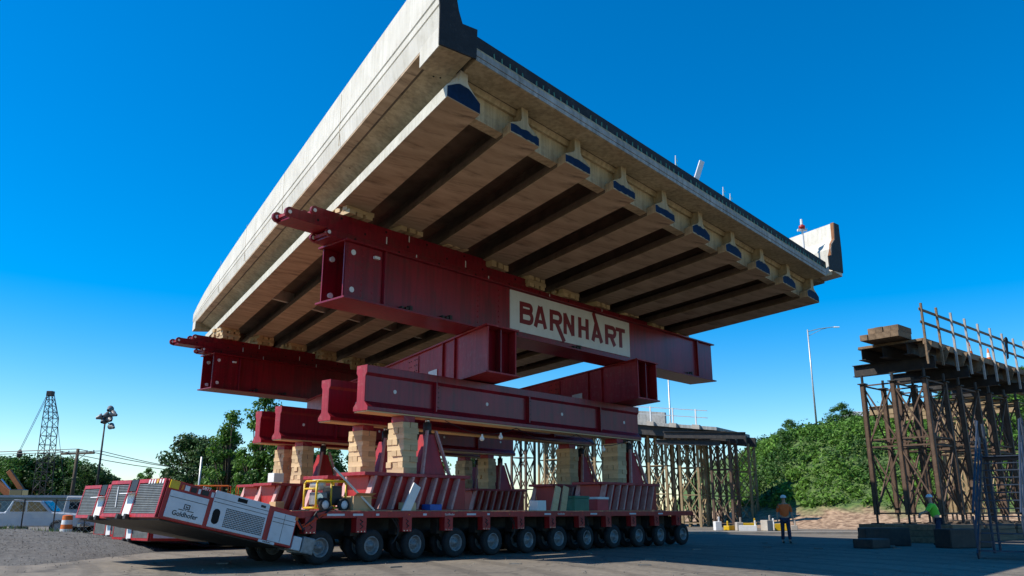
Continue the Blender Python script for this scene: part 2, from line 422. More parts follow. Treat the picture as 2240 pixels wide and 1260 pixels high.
# ================================================================== BRIDGE SPAN
BT = V((0.677, 0.734, -0.054)).normalized(); BG = V((-0.478, 0.878, 0.0146)).normalized()
BO = V((-0.942, 14.592, 8.857)); SG = 1.798; BL = 30.2
bridge = thing('bridge_span', 'precast concrete bridge span raised high on red steel lifting beams', 'bridge', BO)
def B(u, v, w): return BT * u + BG * v + V((0, 0, w))
gp = [(-.45, 0), (.45, 0), (.45, .20), (.14, .36), (.10, .42), (.10, .72), (-.10, .72), (-.10, .42), (-.14, .36), (-.45, .20)]
gm = None
gp0 = [(-.45, 0), (.45, 0), (.45, .22), (.14, .47), (.10, .53), (.10, .72), (-.10, .72), (-.10, .53), (-.14, .47), (-.45, .26)]
for i in range(10):
    m = MB(); m.prism(gp if i else gp0, lambda u, w: B(u, 0, w), lambda u, w: B(u, BL - .6, w))
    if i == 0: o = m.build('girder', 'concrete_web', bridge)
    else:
        if gm is None: gm = m.mesh('girder', 'concrete_shaded')
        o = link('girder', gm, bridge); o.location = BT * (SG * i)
    if i:
        m = MB(); m.prism([(u * 1.012, w - .002 + .004 * (w > .1)) for u, w in gp], lambda u, w: B(u, -.003, w), lambda u, w: B(u, .338, w)); m.build('end_block', 'concrete', o)
    # rough blue paint on the end of the bottom flange
    q = MB(); rs = random.Random(i)
    k = 1.0 if i == 0 else rs.uniform(.7, 1.0)
    top = [(-.43, .02 + rs.uniform(0, .03)), (.43, .02 + rs.uniform(0, .03)), (.43, .15)]
    lo = [(-.445 + .89 * j / 11, (.006 if i == 0 else rs.uniform(.008, .035))) for j in range(12)]
    hi = []
    for j in range(12):
        u = .445 - .89 * j / 11
        lim = (.195 if i else .225) + max(0, min(1, (.45 - abs(u)) / .31)) * (.16 if i else .19)
        hi.append((u, lim - .005 if i == 0 else min(lim - .012, (.225 if 0 < i < 5 else .31) - rs.uniform(0, .04))))
    q.prism(lo + hi, lambda u, w: B(u, -.008, w), lambda u, w: B(u, .02, w))
    q.build('blue_paint_patch', 'blue_paint', o)
    # stained underside strip of the girder (form face), a thin skin below the flange
    s = MB(); s.prism([(-.446, -.006), (.446, -.006), (.448, .002), (-.448, .002)], lambda u, w: B(u, .002, w), lambda u, w: B(u, BL - .61, w))
    s.build('form_face', 'concrete_soffit', o)
# end and intermediate diaphragms between the girders
for v0, th, w0, mm in ((.34, .30, .08, 'concrete'), (BL - 1.2, .30, .08, 'concrete'), (19.0, .18, .30, 'concrete_web')):
    pr = [(.105, .72), (.105, .40), (.14, .355), (.43, .215), (.455, w0 + .02), (.455, w0),
          (SG - .455, w0), (SG - .455, w0 + .02), (SG - .43, .215), (SG - .14, .355), (SG - .105, .40), (SG - .105, .72)]
    if w0 > .2: pr = [(.105, .72), (.105, .41), (.2, w0), (SG - .2, w0), (SG - .105, .41), (SG - .105, .72)]
    m = MB(); m.prism(pr, lambda u, w: B(u, v0, w), lambda u, w: B(u, v0 + th, w)); me = m.mesh('diaphragm', mm)
    for i in range(9):
        o = link('diaphragm', me, bridge); o.location = BT * (SG * i)
# deck slab: soffit over the girders, haunched overhang at both sides
UR = 17.72
VS = -.55
sl = MB()
prof = [(-.10, .72), (16.28, .72), (UR - .05, .98), (UR - .05, 1.16), (-.90, 1.16), (-.90, .93)]
sl.prism(prof, lambda u, w: B(u, .18, w), lambda u, w: B(u, BL, w))
sl.build('deck_slab', 'concrete_shaded', bridge, bevel=.01)
# end beam of the slab projecting past the girders
eb = MB(); eb.prism([(-.02, .705), (16.3, .705), (16.9, .93), (16.9, 1.0), (-.02, 1.0)], lambda u, w: B(u, VS + .02, w), lambda u, w: B(u, .176, w))
ov = MB(); ov.prism([(-.11, .716), (-.11, .70), (-.64, .86), (-.66, .92), (-.86, .926)], lambda u, w: B(u, .19, w), lambda u, w: B(u, BL - .02, w)); ov.build('overhang_soffit', 'concrete', bridge)
lp = MB(); lp.prism([(-.945, .88), (-.70, .86), (-.66, .90), (-.66, .93), (-.945, .93)], lambda u, w: B(u, .41, w), lambda u, w: B(u, BL - .92, w)); lp.build('fascia_lip', 'concrete_soffit', bridge)
eb.build('end_soffit_beam', 'concrete', bridge, bevel=.015)
for k, (a, b, e) in enumerate(((.71, .80, 0), (.806, .93, -.012))):
    m = MB(); m.prism([(-.02, a), (16.25, a), (16.6, a + .2), (16.6, b + .2), (16.25, b), (-.02, b)], lambda u, w: B(u, VS + e, w), lambda u, w: B(u, VS + .03, w))
    m.build('slab_edge', 'concrete_slab', bridge, bevel=.006)
# haunch line between slab soffit and diaphragms
hb = MB(); hb.prism([(.13, .60), (16.05, .60), (16.05, .715), (.13, .715)], lambda u, w: B(u, .20 + (.72 - w) * .5, w), lambda u, w: B(u, .339, w))
hb.build('haunch', 'concrete', bridge)
# black coated end wall above the slab edge
bw = MB(); bw.prism([(0, .93), (16.6, .93), (16.6, 1.30), (0, 1.32)], lambda u, w: B(u, VS + .10, w), lambda u, w: B(u, VS + .32, w))
bw.build('end_wall', 'black_coating', bridge, bevel=.012)
dm = MB().tube((0, 0, 0), (0, 0, .19), .014, .014, 6).mesh('dowel', 'dowel_green')
for k in range(78):
    if random.random() < .08: continue
    o = link('dowel', dm, bridge); o.location = B(.55 + k * .205 + rnd(-.02, .02), VS + .045, .925); o.rotation_euler = (rnd(-.12, .12), rnd(-.12, .12), 0)
# parapets
topv = [(VS, 2.5), (4, 2.47), (8, 2.42), (12, 2.37), (16, 2.30), (20, 2.2), (24, 2.05), (27, 1.85), (29, 1.62), (BL, 1.42)]
def parapet(side):
    s = -1 if side == 'L' else 1
    def prof(top, w0):
        k = (top - .93) / 1.57
        z = lambda q: .93 + (q - .93) * k
        if side == 'L':
            return [(-.95, w0), (-.60, w0), (-.60, z(1.28)), (-.55, z(1.70)), (-.62, z(1.9)), (-.66, z(2.5)), (-1.0, z(2.5)), (-1.0, z(1.62)), (-.975, z(1.60)), (-.975, z(1.575)), (-1.0, z(1.555)), (-1.0, z(1.40)), (-.975, z(1.385)), (-.975, z(1.36)), (-1.0, z(1.345)), (-.95, w0 + .02 if w0 > .7 else z(1.0))]
        b = .45
        return [(16.95, w0 + b), (17.75, w0 + b), (17.82, z(1.5) + b), (17.82, z(2.5) + b), (17.48, z(2.5) + b), (17.42, z(1.9) + b), (17.05, z(1.6) + b), (16.95, z(1.4) + b)]
    m = MB(); rings = []
    w0 = .93 if side == 'L' else .62
    for v, t in topv:
        rings.append([tuple(B(u, v, w)) for u, w in prof(t, w0)])
    n = len(rings[0])
    m.v = [p for r in rings for p in r]
    for j in range(len(rings) - 1):
        for i in range(n):
            m.f.append((j * n + i, j * n + (i + 1) % n, (j + 1) * n + (i + 1) % n, (j + 1) * n + i))
    m.f += [tuple(range(n))[::-1], tuple(range((len(rings) - 1) * n, len(rings) * n))]
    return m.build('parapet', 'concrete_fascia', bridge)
pl = parapet('L'); prr = parapet('R')
# vertical joints in the left parapet
for v in (5.6, 11.5, 17.3, 22.8):
    m = MB(); m.prism([(-1.004, .95), (-.99, .95), (-.99, 2.36), (-1.006, 2.36)], lambda u, w: B(u, v, w), lambda u, w: B(u, v + .018, w))
    m.build('joint', 'concrete', pl)
for u_, v_ in ((-.42, .75), (-.30, .62), (-.42, 6.2), (-.42, 12.0)):
    w_ = .70 + (-.11 - u_) / .53 * .16
    MB().tube(B(u_, v_, w_ - .006), B(u_, v_, w_ + .01), .022, .022, 8).build('tie_hole', 'dark_hole', bridge)
# drop blocks at the ends of the left fascia
for a, b in ((VS, .40), (BL - .9, BL)):
    m = MB(); m.prism([(-.955, .54), (-.13, .70), (-.13, .80), (-.88, .96), (-.955, .96)], lambda u, w: B(u, a, w), lambda u, w: B(u, b, w))
    m.build('fascia_end_block', 'concrete', bridge, bevel=.012)
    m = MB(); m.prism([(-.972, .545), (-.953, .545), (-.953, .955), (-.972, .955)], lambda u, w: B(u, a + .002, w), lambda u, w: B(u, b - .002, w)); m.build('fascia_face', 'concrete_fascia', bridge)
# black coated faces of the parapet ends
m = MB(); m.prism([(-.99, .545), (-.02, .71), (.0, 1.36), (-.40, 1.28), (-.50, 1.50), (-.60, 1.9), (-.64, 2.48), (-1.03, 2.48), (-1.03, 1.62), (-.99, 1.36)],
                  lambda u, w: B(u, VS - .03, w), lambda u, w: B(u, VS + .01, w)); m.build('end_coating', 'black_coating', bridge, bevel=.008)
m = MB()
m.prism([(-.59, 1.0), (-.02, 1.0), (-.02, 1.35), (-.38, 1.27), (-.59, 1.27)], lambda u, w: B(u, VS + .012, w), lambda u, w: B(u, VS + .6, w)); m.build('kerb_block', 'black_coating', bridge, bevel=.01)
m = MB(); m.prism([(16.62, 1.02), (17.80, 1.20), (17.86, 2.0), (17.86, 2.98), (17.44, 2.93), (17.36, 2.3), (17.02, 2.0), (16.92, 1.6), (16.62, 1.5)],
                  lambda u, w: B(u, VS - .03, w), lambda u, w: B(u, VS + .012, w)); m.build('end_coating', 'black_coating', bridge, bevel=.008)
m = MB(); m.prism([(16.93, 1.62), (16.94, 1.85), (17.035, 2.05), (17.405, 2.35), (17.465, 2.96), (17.485, 2.96), (17.43, 2.34), (17.06, 2.04), (16.96, 1.84), (16.95, 1.62)], lambda u, w: B(u, VS + .013, w), lambda u, w: B(u, VS + .10 + .05 * math.sin(w * 9), w)); m.build('edge_stain', 'rust_stain', bridge)
# small items on the deck edge
o = thing('warning_lamp', 'white lamp post with red warning light on the bridge deck corner', 'lamp', BO + B(16.4, .3, 1.16))
MB().tube((0, 0, 0), (0, 0, 1.72), .04, .035, 8).build('post', 'white_paint', o)
MB().lathe([(-.06, .03), (-.05, .10), (.05, .11), (.09, .05), (.1, 0.001)], 14, 'z', (0, 0, 1.52)).build('red_lens', 'red_bright', o, True)
MB().box(-.16, .16, -.05, .05, 1.40, 1.46).build('bracket', 'white_paint', o)
MB().tube((0, 0, 1.62), (0, 0, 1.82), .05, .04, 8).build('cap', 'white_paint', o)
o = MB(); o.bar((0, 0, 0), (.34, .1, .95), .05, .14)
o = o.build('leaning_plank', 'white_paint'); o.location = BO + B(8.5, -.1, 1.1); tag(o, 'pale wooden plank leaning out over the bridge deck edge', 'plank')
for k, (u, n, lb) in enumerate(((6.6, 1, 'short ribbon-tipped stake on the deck edge, leftmost of the four'), (7.55, 2, 'hooked ribbon stake just left of the leaning plank'),
                            (10.05, 2, 'ribbon stake right of the leaning plank, nearer to it'), (10.45, 3, 'tall ribbon stake right of the leaning plank, farther from it'))):
    o = thing('ribbon_stake', lb, 'stake', BO + B(u, -.2, 1.15), group='ribbon stakes on the bridge deck')
    h = (.22, .62, .62, .55)[k]
    MB().tube((0, 0, 0), (.03, 0, h), .014, .012, 6).build('stake', 'white_paint', o)
    r = MB()
    for j in range(n + 1):
        z = h - .05 - j * .12
        r.add([(.02, -.01, z), (.02, .01, z), (.10 - .02 * j, .03, z - .10), (.07 - .02 * j, -.02, z - .13)], [(0, 1, 2, 3)])
    r.build('ribbon', 'ribbon_green', o)

# ================================================================== LIFTING BEAMS
def beam_end_holes(m): pass
def main_beam(t0, t1, p0, label, group):
    w = 1.05
    o = thing('lifting_beam', label, 'steel beam', tp(t0, p0, 6.41), (0, 0, TA), group); L = t1 - t0
    MB().box(.0, L, -.10, w + .10, 0, .05).build('bottom_flange', 'red_paint', o, bevel=.006)
    MB().box(.0, L, -.10, w + .10, 1.53, 1.58).build('top_flange', 'red_paint', o, bevel=.006)
    for y in (.04, w - .08):
        me = MB(); me.box(.06, L - .06, y, y + .04, .05, 1.53); me.build('web', 'red_paint', o, bevel=.004)
    MB().box(1.1, L - 1.1, .08, w - .08, .05, 1.53).build('core', 'red_paint', o)
    for x in (.75, L - .75):      # end splice plates on the near web, pin holes
        MB().box(x - .66, x + .52, .018, .037, .06, 1.52).build('end_plate', 'red_paint', o, bevel=.004)
        MB().box(x + .56 if x < 2 else x - .62, x + .62 if x < 2 else x - .56, -.07, .036, .055, 1.525).build('stiffener', 'red_paint', o, bevel=.004)
    for z in (.28, 1.28):
        for y in (.022, w - .12):
            m = MB(); m.tube((.32, y - .012, z), (.32, y + .07, z), .075, .075, 14); m.build('pin', 'white_paint', o)  # white discs stand for bright sky seen through the end holes
    MB().box(.95, 1.12, -.085, .0, 1.24, 1.31).build('tag_plate', 'white_paint', o)
    for x in (1.9, 3.4, 6.2, 9.4, L - 2.3):
        m = MB(); 
        for q in (0, .16, .3): m.box(x + q, x + q + .09, -.1, .02, .052, .12 + .06 * (q > .2))
        m.build('clamp', 'dark_steel', o)
    for xs in ((5.4, 11.9) if L > 18 else ()):      # bolted splices in the near web
        MB().box(xs - .30, xs + .30, .02, .038, .10, 1.48).build('splice_plate', 'red_paint', o, bevel=.004) if xs > 13 else None
        q = MB()
        for sx in (-.5, .5) if xs < 13 else ():
            for k in range(8): q.tube((xs + sx * .9, .012, .2 + k * .165), (xs + sx * .9, .038, .2 + k * .165), .02, .02, 6)
        if q.v and xs < 6: q.build('bolt_row', 'red_faded', o)
    q = MB()
    for x in (.2, .62, .98):
        for k in range(9): q.tube((x, .004, .16 + k * .155), (x, .02, .16 + k * .155), .018, .018, 6)
    q.build('bolt_row', 'red_faded', o)
    return o
MB_NEAR = main_beam(12.0, 31.0, 16.75, 'near red box lifting beam carrying the white name sign', 'transverse lifting beams')
MB_FAR = main_beam(17.7, 36.7, 34.0, 'far red box lifting beam under the distant end of the span', 'transverse lifting beams')

# name sign painted panel
sg = thing('name_sign', 'white name panel with dark red capitals on the near lifting beam', 'sign', tp(18.35, 16.75 + .012, 6.62), (0, 0, TA))
SW, SH = 6.5, 1.28
MB().box(0, SW, 0, .024, 0, SH).build('panel', 'sign_white', sg)
lm = MB(); LN = [0]
def stroke(pts, th):
    LN[0] += 1; y0 = -.003 - .0008 * LN[0]
    pts = [V((a, b)) for a, b in pts]
    for i, (a, b) in enumerate(zip(pts, pts[1:])):
        d = (b - a).normalized(); n = V((-d.y, d.x)) * (th / 2); e = d * (.0 if len(pts) == 2 else .012)
        q = [a - n - e, b - n + e, b + n + e, a + n - e]
        yy = y0 - .0001 * i
        lm.add([(p.x, 0, p.y) for p in q] + [(p.x, yy, p.y) for p in q], [(0, 1, 2, 3), (7, 6, 5, 4), (0, 4, 5, 1), (1, 5, 6, 2), (2, 6, 7, 3), (3, 7, 4, 0)])
def bowl(x0, x1, b0, b1, th):
    r = (b1 - b0) / 2; xm = x1 - r * .95
    pts = [(x0, b1), (xm, b1)] + [(xm + r * .95 * math.sin(R(a)), (b0 + b1) / 2 + r * math.cos(R(a))) for a in range(15, 180, 15)] + [(xm, b0), (x0, b0)]
    stroke(pts, th)
b0, b1, th = .275, .985, .165
def letter(name):
    global lm
    lm.build(name, 'red_faded' if False else 'sign_red', sg); lm = MB()
mat('sign_red', (.20, .008, .016), (.16, .006, .013), .45, 3)
def A_(x0, x1, ext=0):
    xm = (x0 + x1) / 2
    stroke([(x0 + .085, b0), (xm - .02, b1)], th)
    if ext: stroke([(x1 - .085, b0), (xm - .30 + .1, SH)], th)
    else: stroke([(x1 - .085, b0), (xm + .02, b1)], th)
    stroke([(x0 + .17, b0 + .2), (x1 - .17, b0 + .2)], .12)
# B
stroke([(.435 + .085, b0), (.435 + .085, b1)], th); bowl(.6, 1.0, b0 + .37 + .06, b1 - th / 2 + .01, .15); bowl(.6, 1.03, b0 + th / 2 - .01, b0 + .37 + .02, .15); letter('letter_b')
A_(1.107, 1.781); letter('letter_a')
stroke([(2.0, b0), (2.0, b1)], th); bowl(2.07, 2.49, b0 + .33, b1 - th / 2 + .01, .15); stroke([(2.22, b0 + .36), (2.66, 0)], .17); letter('letter_r')
stroke([(2.716, b0), (2.716, b1)], th); stroke([(3.13, b0), (3.13, b1)], th); stroke([(2.70, b1 - .02), (3.14, b0 + .02)], .17); letter('letter_n')
stroke([(3.518, b0), (3.518, b1)], th); stroke([(3.928, b0), (3.928, b1)], th); stroke([(3.5, .63), (3.95, .63)], .14); letter('letter_h')
A_(4.159, 4.842, 1); letter('letter_a')
stroke([(5.06, b0), (5.06, b1)], th); bowl(5.1, 5.57, b0 + .33, b1 - th / 2 + .01, .15); stroke([(5.3, b0 + .36), (5.54, b0)], .16); letter('letter_r')
stroke([(5.917, b0), (5.917, b1)], th); stroke([(5.641, b1 - .07), (6.194, b1 - .07)], .14); letter('letter_t')

# slide tracks on top of the lifting beams
def track(t0, t1, p0, z0, h, w, label, group, eyes=True):
    L = t1 - t0
    o = thing('slide_track', label, 'slide track', tp(t0, p0, z0), (0, 0, TA), group)
    n = max(1, round(L / 3.0)); s = L / n
    for i in range(n):
        m = MB(); a = i * s + .012; b = (i + 1) * s - .012
        m.box(a, b, 0, .05, 0.02, h); m.box(a, b, w - .05, w, .02, h); m.box(a, b, -.03, w + .03, .0, .04)
        m.box(a, b, .05, w - .05, .06, h * .7)
        m.build('track_segment', 'red_paint', o, bevel=.004)
        if i: MB().box(i * s - .014, i * s + .014, -.012, .02, .04, h - .02).build('joint_mark', 'white_paint', o)
    if eyes:
        for y in (.0, w - .055):
            m = MB(); m.tube((-.02, y - .01, h / 2 + .01), (-.02, y + .065, h / 2 + .01), h * .5, h * .5, 18); m.build('eye_plate', 'red_paint', o)
            m = MB(); m.tube((-.03, y - .022, h / 2 + .01), (-.03, y + .075, h / 2 + .01), .05, .05, 12); m.build('eye_hole', 'white_paint', o)
        MB().box(-.02, .1, .06, w - .06, h / 2 - .03, h / 2 + .05).build('tie_plate', 'red_faded', o)
    for i in range(int(L / 1.5)):
        MB().tube((.8 + i * 1.5, -.004, h * .55), (.8 + i * 1.5, .01, h * .55), .035, .035, 8).build('bolt_hole', 'dark_hole', o)
    return o
for tt, pp, far in ((12.0, 16.75, 0), (17.7, 34.0, 1)):
    w = 'far' if far else 'near'
    track(tt - .35, tt + 14.3, pp + .15, 7.995, .20, .75, 'bottom slide track lying along the %s lifting beam' % w, 'slide tracks on the lifting beams')
    track(tt - 1.5, tt + 7.6, pp + .20, 8.205, .265, .62, 'middle slide track over the %s lifting beam, jutting out farthest left' % w, 'slide tracks on the lifting beams')
    track(tt - .75, tt + 5.5, pp + .25, 8.475, .245, .52, 'top slide track over the %s lifting beam, shortest of three' % w, 'slide tracks on the lifting beams')

# timber packing between tracks and girders
ordn = ['first', 'second', 'third', 'fourth', 'fifth', 'sixth', 'seventh', 'eighth', 'ninth', 'tenth']
tmb = {}
def timber(name_len, sect, m='pine'):
    k = (round(name_len, 2), sect, m)
    if k not in tmb: tmb[k] = MB().box(-name_len / 2, name_len / 2, -sect / 2, sect / 2, 0, sect).mesh('timber', m)
    return tmb[k]
for tt, pp, nm in ((12.0, 16.75, 'near'), (17.7, 34.0, 'far')):
    for i in range(10):
        c0 = BO + BT * (SG * i)
        # point on the girder centre line above the beam centre
        v = ((tp(0, pp + .5) - c0).dot(P)) / BG.dot(P); q = c0 + BG * v
        t = q.dot(T); zt = q.z - .004
        zb = 8.722 if t < tt + 5.1 else (8.472 if t < tt + 7.2 else (8.197 if t < tt + 14.0 else 7.992))
        o = thing('timber_packing', 'timber packing on the %s lifting beam under the %s girder from the left' % (nm, ordn[i]), 'timber packing', tp(t, pp + .5, zb), (0, 0, TA), 'timber packing under the girders')
        H_ = max(zt - zb, .03); n = max(1, round(H_ / .13)); h = H_ / n
        for l in range(n):
            for j in range(3):
                s_ = rnd(-.04, .04)
                if l % 2: b = link('timber', timber(.9, .2), o); b.location = (s_, -.32 + j * .31, l * h); 
                else: b = link('timber', timber(.9, .2), o); b.location = (-.3 + j * .3, s_ - .02, l * h); b.rotation_euler = (0, 0, R(90))
                b.scale = (1, 1, h / .2 * .985)

# longitudinal cross beams under the lifting beams
GA = math.atan2(BG.y, BG.x)
def g_beam(t0, p0, label):
    L = 19.5; w = 1.15
    o = thing('cross_beam', label, 'steel beam', tp(t0, p0, 4.99), (0, 0, GA), 'longitudinal cross beams')
    # local x runs along the span, local y to the left of it; the near end is cut parallel to the lifting beams
    cs = 1 / math.tan(GA - TA)
    def sk(x0, x1, y0, y1, z0, z1):
        return MB().hexa([(x0 + -y0 * -cs * 0 + y0 * -cs, y0, z0), (x1 + y0 * -cs, y0, z0), (x1 + y1 * -cs, y1, z0), (x0 + y1 * -cs, y1, z0), (x0 + y0 * -cs, y0, z1), (x1 + y0 * -cs, y0, z1), (x1 + y1 * -cs, y1, z1), (x0 + y1 * -cs, y1, z1)])
    sk(-.02, L, -w - .09, .09, 1.36, 1.41).build('top_flange', 'red_faded', o, bevel=.005)
    sk(-.02, L, -w - .09, .09, 0, .05).build('bottom_flange', 'red_faded', o, bevel=.005)
    for y in (-w, -.04): sk(.04, L - .04, y, y + .04, .051, 1.359).build('side_web', 'red_faded', o, bevel=.004)
    sk(.45, L - .45, -w + .041, -.041, .051, 1.359).build('end_diaphragm', 'red_paint', o)
    sk(.12, .44, -w * .5 - .02, -w * .5 + .02, .052, 1.358).build('stiffener', 'red_paint', o)
    for x in (2.2, 3.1, 8.5, 9.4, 14.5):
        sk(x, x + .04, .0, .08, .052, 1.358).build('stiffener', 'red_faded', o)
    sk(3.6, 4.3, .005, .03, .3, .62).build('tag_plate', 'white_paint', o)
    for x in (5.2, 11.2):
        sk(x, x + .9, .004, .03, .12, 1.3).build('splice_plate', 'red_bright', o, bevel=.004)
        q = MB()
        for a in (.1, .28, .62, .8):
            for k in range(6): q.tube((x + a, .02, .22 + k * .195), (x + a, .05, .22 + k * .195), .022, .022, 6)
        q.build('bolt_row', 'dark_steel', o)
    return o
g_beam(16.6, 16.0, 'left cross beam running back beneath both lifting beams, side lit by sun')
g_beam(24.2, 16.0, 'right cross beam running back beneath both lifting beams')

# lower carrier beams along the transporters, their cribbing, jacks and trestles
tprof = [(-.30, 0), (.30, 0), (.30, .10), (.16, .24), (.16, .92), (.22, 1.0), (.22, 1.20), (-.22, 1.20), (-.22, 1.0), (-.16, .92), (-.16, .24), (-.30, .10)]
crib_layers = 8
def carrier(t0, t1, p, which):
    o = thing('carrier_beam', 'red carrier beam along the %s transporter, flared bottom flange' % which, 'steel beam', tp(t0, p, 3.74), (0, 0, TA), 'carrier beams')
    L = t1 - t0
    m = MB(); m.prism(tprof, lambda y, z: (0, y, z), lambda y, z: (L, y, z)); m.build('beam_body', 'red_paint', o, bevel=.01)
    for x in (1.0, 4.6, 8.2, L - .9):
        MB().tube((x, -.166, .58), (x, -.15, .58), .055, .055, 12).build('lifting_hole', 'white_paint', o)
    m = MB(); m.box(.01, L - .01, -.28, .28, -.035, -.002); m.build('rub_strip', 'pine', o)
    for x in (2.4, 6.4, 10.2):
        MB().box(x, x + .05, -.285, -.165, .16, .98).build('stiffener', 'red_paint', o)
        q = MB()
        for k in range(5): q.tube((x + .2, -.175, .3 + k * .14), (x + .2, -.155, .3 + k * .14), .018, .018, 6)
        q.build('bolt_row', 'dark_steel', o)
    # thin end face, in a paler red
    m = MB(); m.prism(tprof, lambda y, z: (-.02, y, z), lambda y, z: (-.002, y, z)); m.build('end_face', 'red_faded', o)
def crib(t, p, which):
    o = thing('crib_stack', 'stack of pale timbers under the carrier beam, %s' % which, 'timber crib', tp(t, p, 2.17), (0, 0, TA), 'timber crib stacks')
    n = 9; h = 1.36 / n
    for l in range(n):
        for j in range(3 if l % 2 else 2):
            s_ = rnd(-.03, .03)
            if l % 2: q = link('timber', timber(.52, .2), o); q.location = (.26 + s_, -.22 + j * .22, l * h)
            else: q = link('timber', timber(.66, .24), o); q.location = (.13 + j * .26, s_, l * h); q.rotation_euler = (0, 0, R(90))
            q.scale = (rnd(.95, 1.05), 1, h / (.2 if l % 2 else .24) * .985)
    MB().box(.06, .46, -.26, .26, 1.36, 1.53).build('cap_plate', 'red_faded', o, bevel=.01)
    return o
def jack(t, p, which):
    o = thing('jack_column', 'tapered red jack column beside the crib stack, %s' % which, 'jack', tp(t, p, 2.17), (0, 0, TA), 'jack columns')
    m = MB(); m.hexa([(-.42, -.35, 0), (.42, -.35, 0), (.42, .35, 0), (-.42, .35, 0), (-.13, -.16, 1.1), (.13, -.16, 1.1), (.13, .16, 1.1), (-.13, .16, 1.1)]); m.build('column', 'red_bright', o, bevel=.01)
    for s in (-1, 1):
        m = MB(); m.hexa([(s * .50 - .03, -.45, 0), (s * .50 + .03, -.45, 0), (s * .5 + .03, -.35, 0), (s * .5 - .03, -.35, 0), (s * .16 - .03, -.22, 1.2), (s * .16 + .03, -.22, 1.2), (s * .16 + .03, -.14, 1.2), (s * .16 - .03, -.14, 1.2)]); m.build('gusset', 'rib_sunlit', o)
    MB().tube((0, 0, 1.1), (0, 0, 1.42), .12, .12, 16).build('jack_cylinder', 'dark_steel', o, True)
    MB().tube((0, 0, 1.42), (0, 0, 1.56), .07, .07, 14).build('jack_rod', 'silver', o, True)
    return o
def trestle(t0, t1, p, which):
    o = thing('support_trestle', 'red ribbed trestle standing on the transporter deck, %s' % which, 'trestle', tp(t0, p, 1.215), (0, 0, TA), 'trestles on the transporters')
    L = t1 - t0; w = 1.3
    MB().box(.25, L, -w / 2 + .22, w / 2 - .22, .03, .86).build('web_box', 'red_bright', o)
    MB().box(.1, L + .1, -w / 2, w / 2, 0, .028).build('base_plate', 'red_paint', o)
    MB().box(.0, L + .05, -w / 2 + .05, w / 2 - .05, .862, .95).build('top_plate', 'red_faded', o, bevel=.008)
    n = int(L / .42)
    for i in range(n):
        x = .12 + i * .42
        for s in (-1, 1):
            y0 = s * (w / 2 - .02); y1 = s * (w / 2 - .21)
            m = MB(); a, b = min(y0, y1), max(y0, y1)
            m.hexa([(x - .10, a, .03), (x - .02, a, .03), (x - .02, b, .03), (x - .10, b, .03), (x + .20, a, .858), (x + .26, a, .858), (x + .26, b, .858), (x + .20, b, .858)])
            m.build('rib', 'rib_sunlit', o)
    return o
rows = [(13.35, 17.5, 'nearest', 13.2), (14.2, 20.3, 'second', 14.0), (16.75, 26.85, 'third', 16.3), (17.15, 28.85, 'farthest', 16.8)]
for t0, p, nm, tr in rows:
    carrier(t0, t0 + 12.7, p, nm)
    for k, (dt, wd) in enumerate(((0, 'left'), (9.9, 'right'))):
        trestle(tr + dt, tr + dt + 3.7, p + (.1 if nm == 'nearest' else 0), '%s row %s' % (nm, wd))
        crib(tr + dt + 1.35, p, '%s row %s' % (nm, wd))
        jack(tr + dt + 2.5, p, '%s row %s' % (nm, wd))

# ================================================================== TRANSPORTERS
AX = 1.4509
# shared wheel meshes, axle along local y, outer face at y = 0 looking to -y
tyre_p = [(.02, .22), (.0, .26), (.004, .33), (.03, .372), (.07, .384), (.14, .384), (.18, .372), (.206, .33), (.21, .26), (.19, .22)]
wm_t = MB().lathe(tyre_p, 32).mesh('tyre', 'rubber', True)
rm = MB().lathe([(.02, .222), (.012, .215), (.012, .20), (.05, .185), (.085, .165), (.10, .15), (.085, .12), (.06, .095), (.055, .07), (.02, .06), (.015, .001)], 28)
for k in range(10):
    a = 2 * math.pi * k / 10
    rm.tube((.105 * math.cos(a), .045, .105 * math.sin(a)), (.105 * math.cos(a), .085, .105 * math.sin(a)), .012, .012, 6)
wm_r = rm.mesh('rim', 'rim_grey', True)
arm_m = MB().hexa([(-.52, -.13, .62), (-.18, -.13, .62), (-.18, .13, .62), (-.52, .13, .62), (-.50, -.15, 1.02), (-.16, -.15, 1.02), (-.16, .15, 1.02), (-.50, .15, 1.02)])
arm_m.bar((-.34, 0, .66), (.0, 0, .40), .2, .22); arm_m.tube((0, -.24, .384), (0, .24, .384), .09, .09, 12)
arm_me = arm_m.mesh('bogie_arm', 'dark_steel')
post_m = MB().box(-.15, .15, -.02, .18, .70, 1.06).mesh('axle_bracket', 'red_bright')
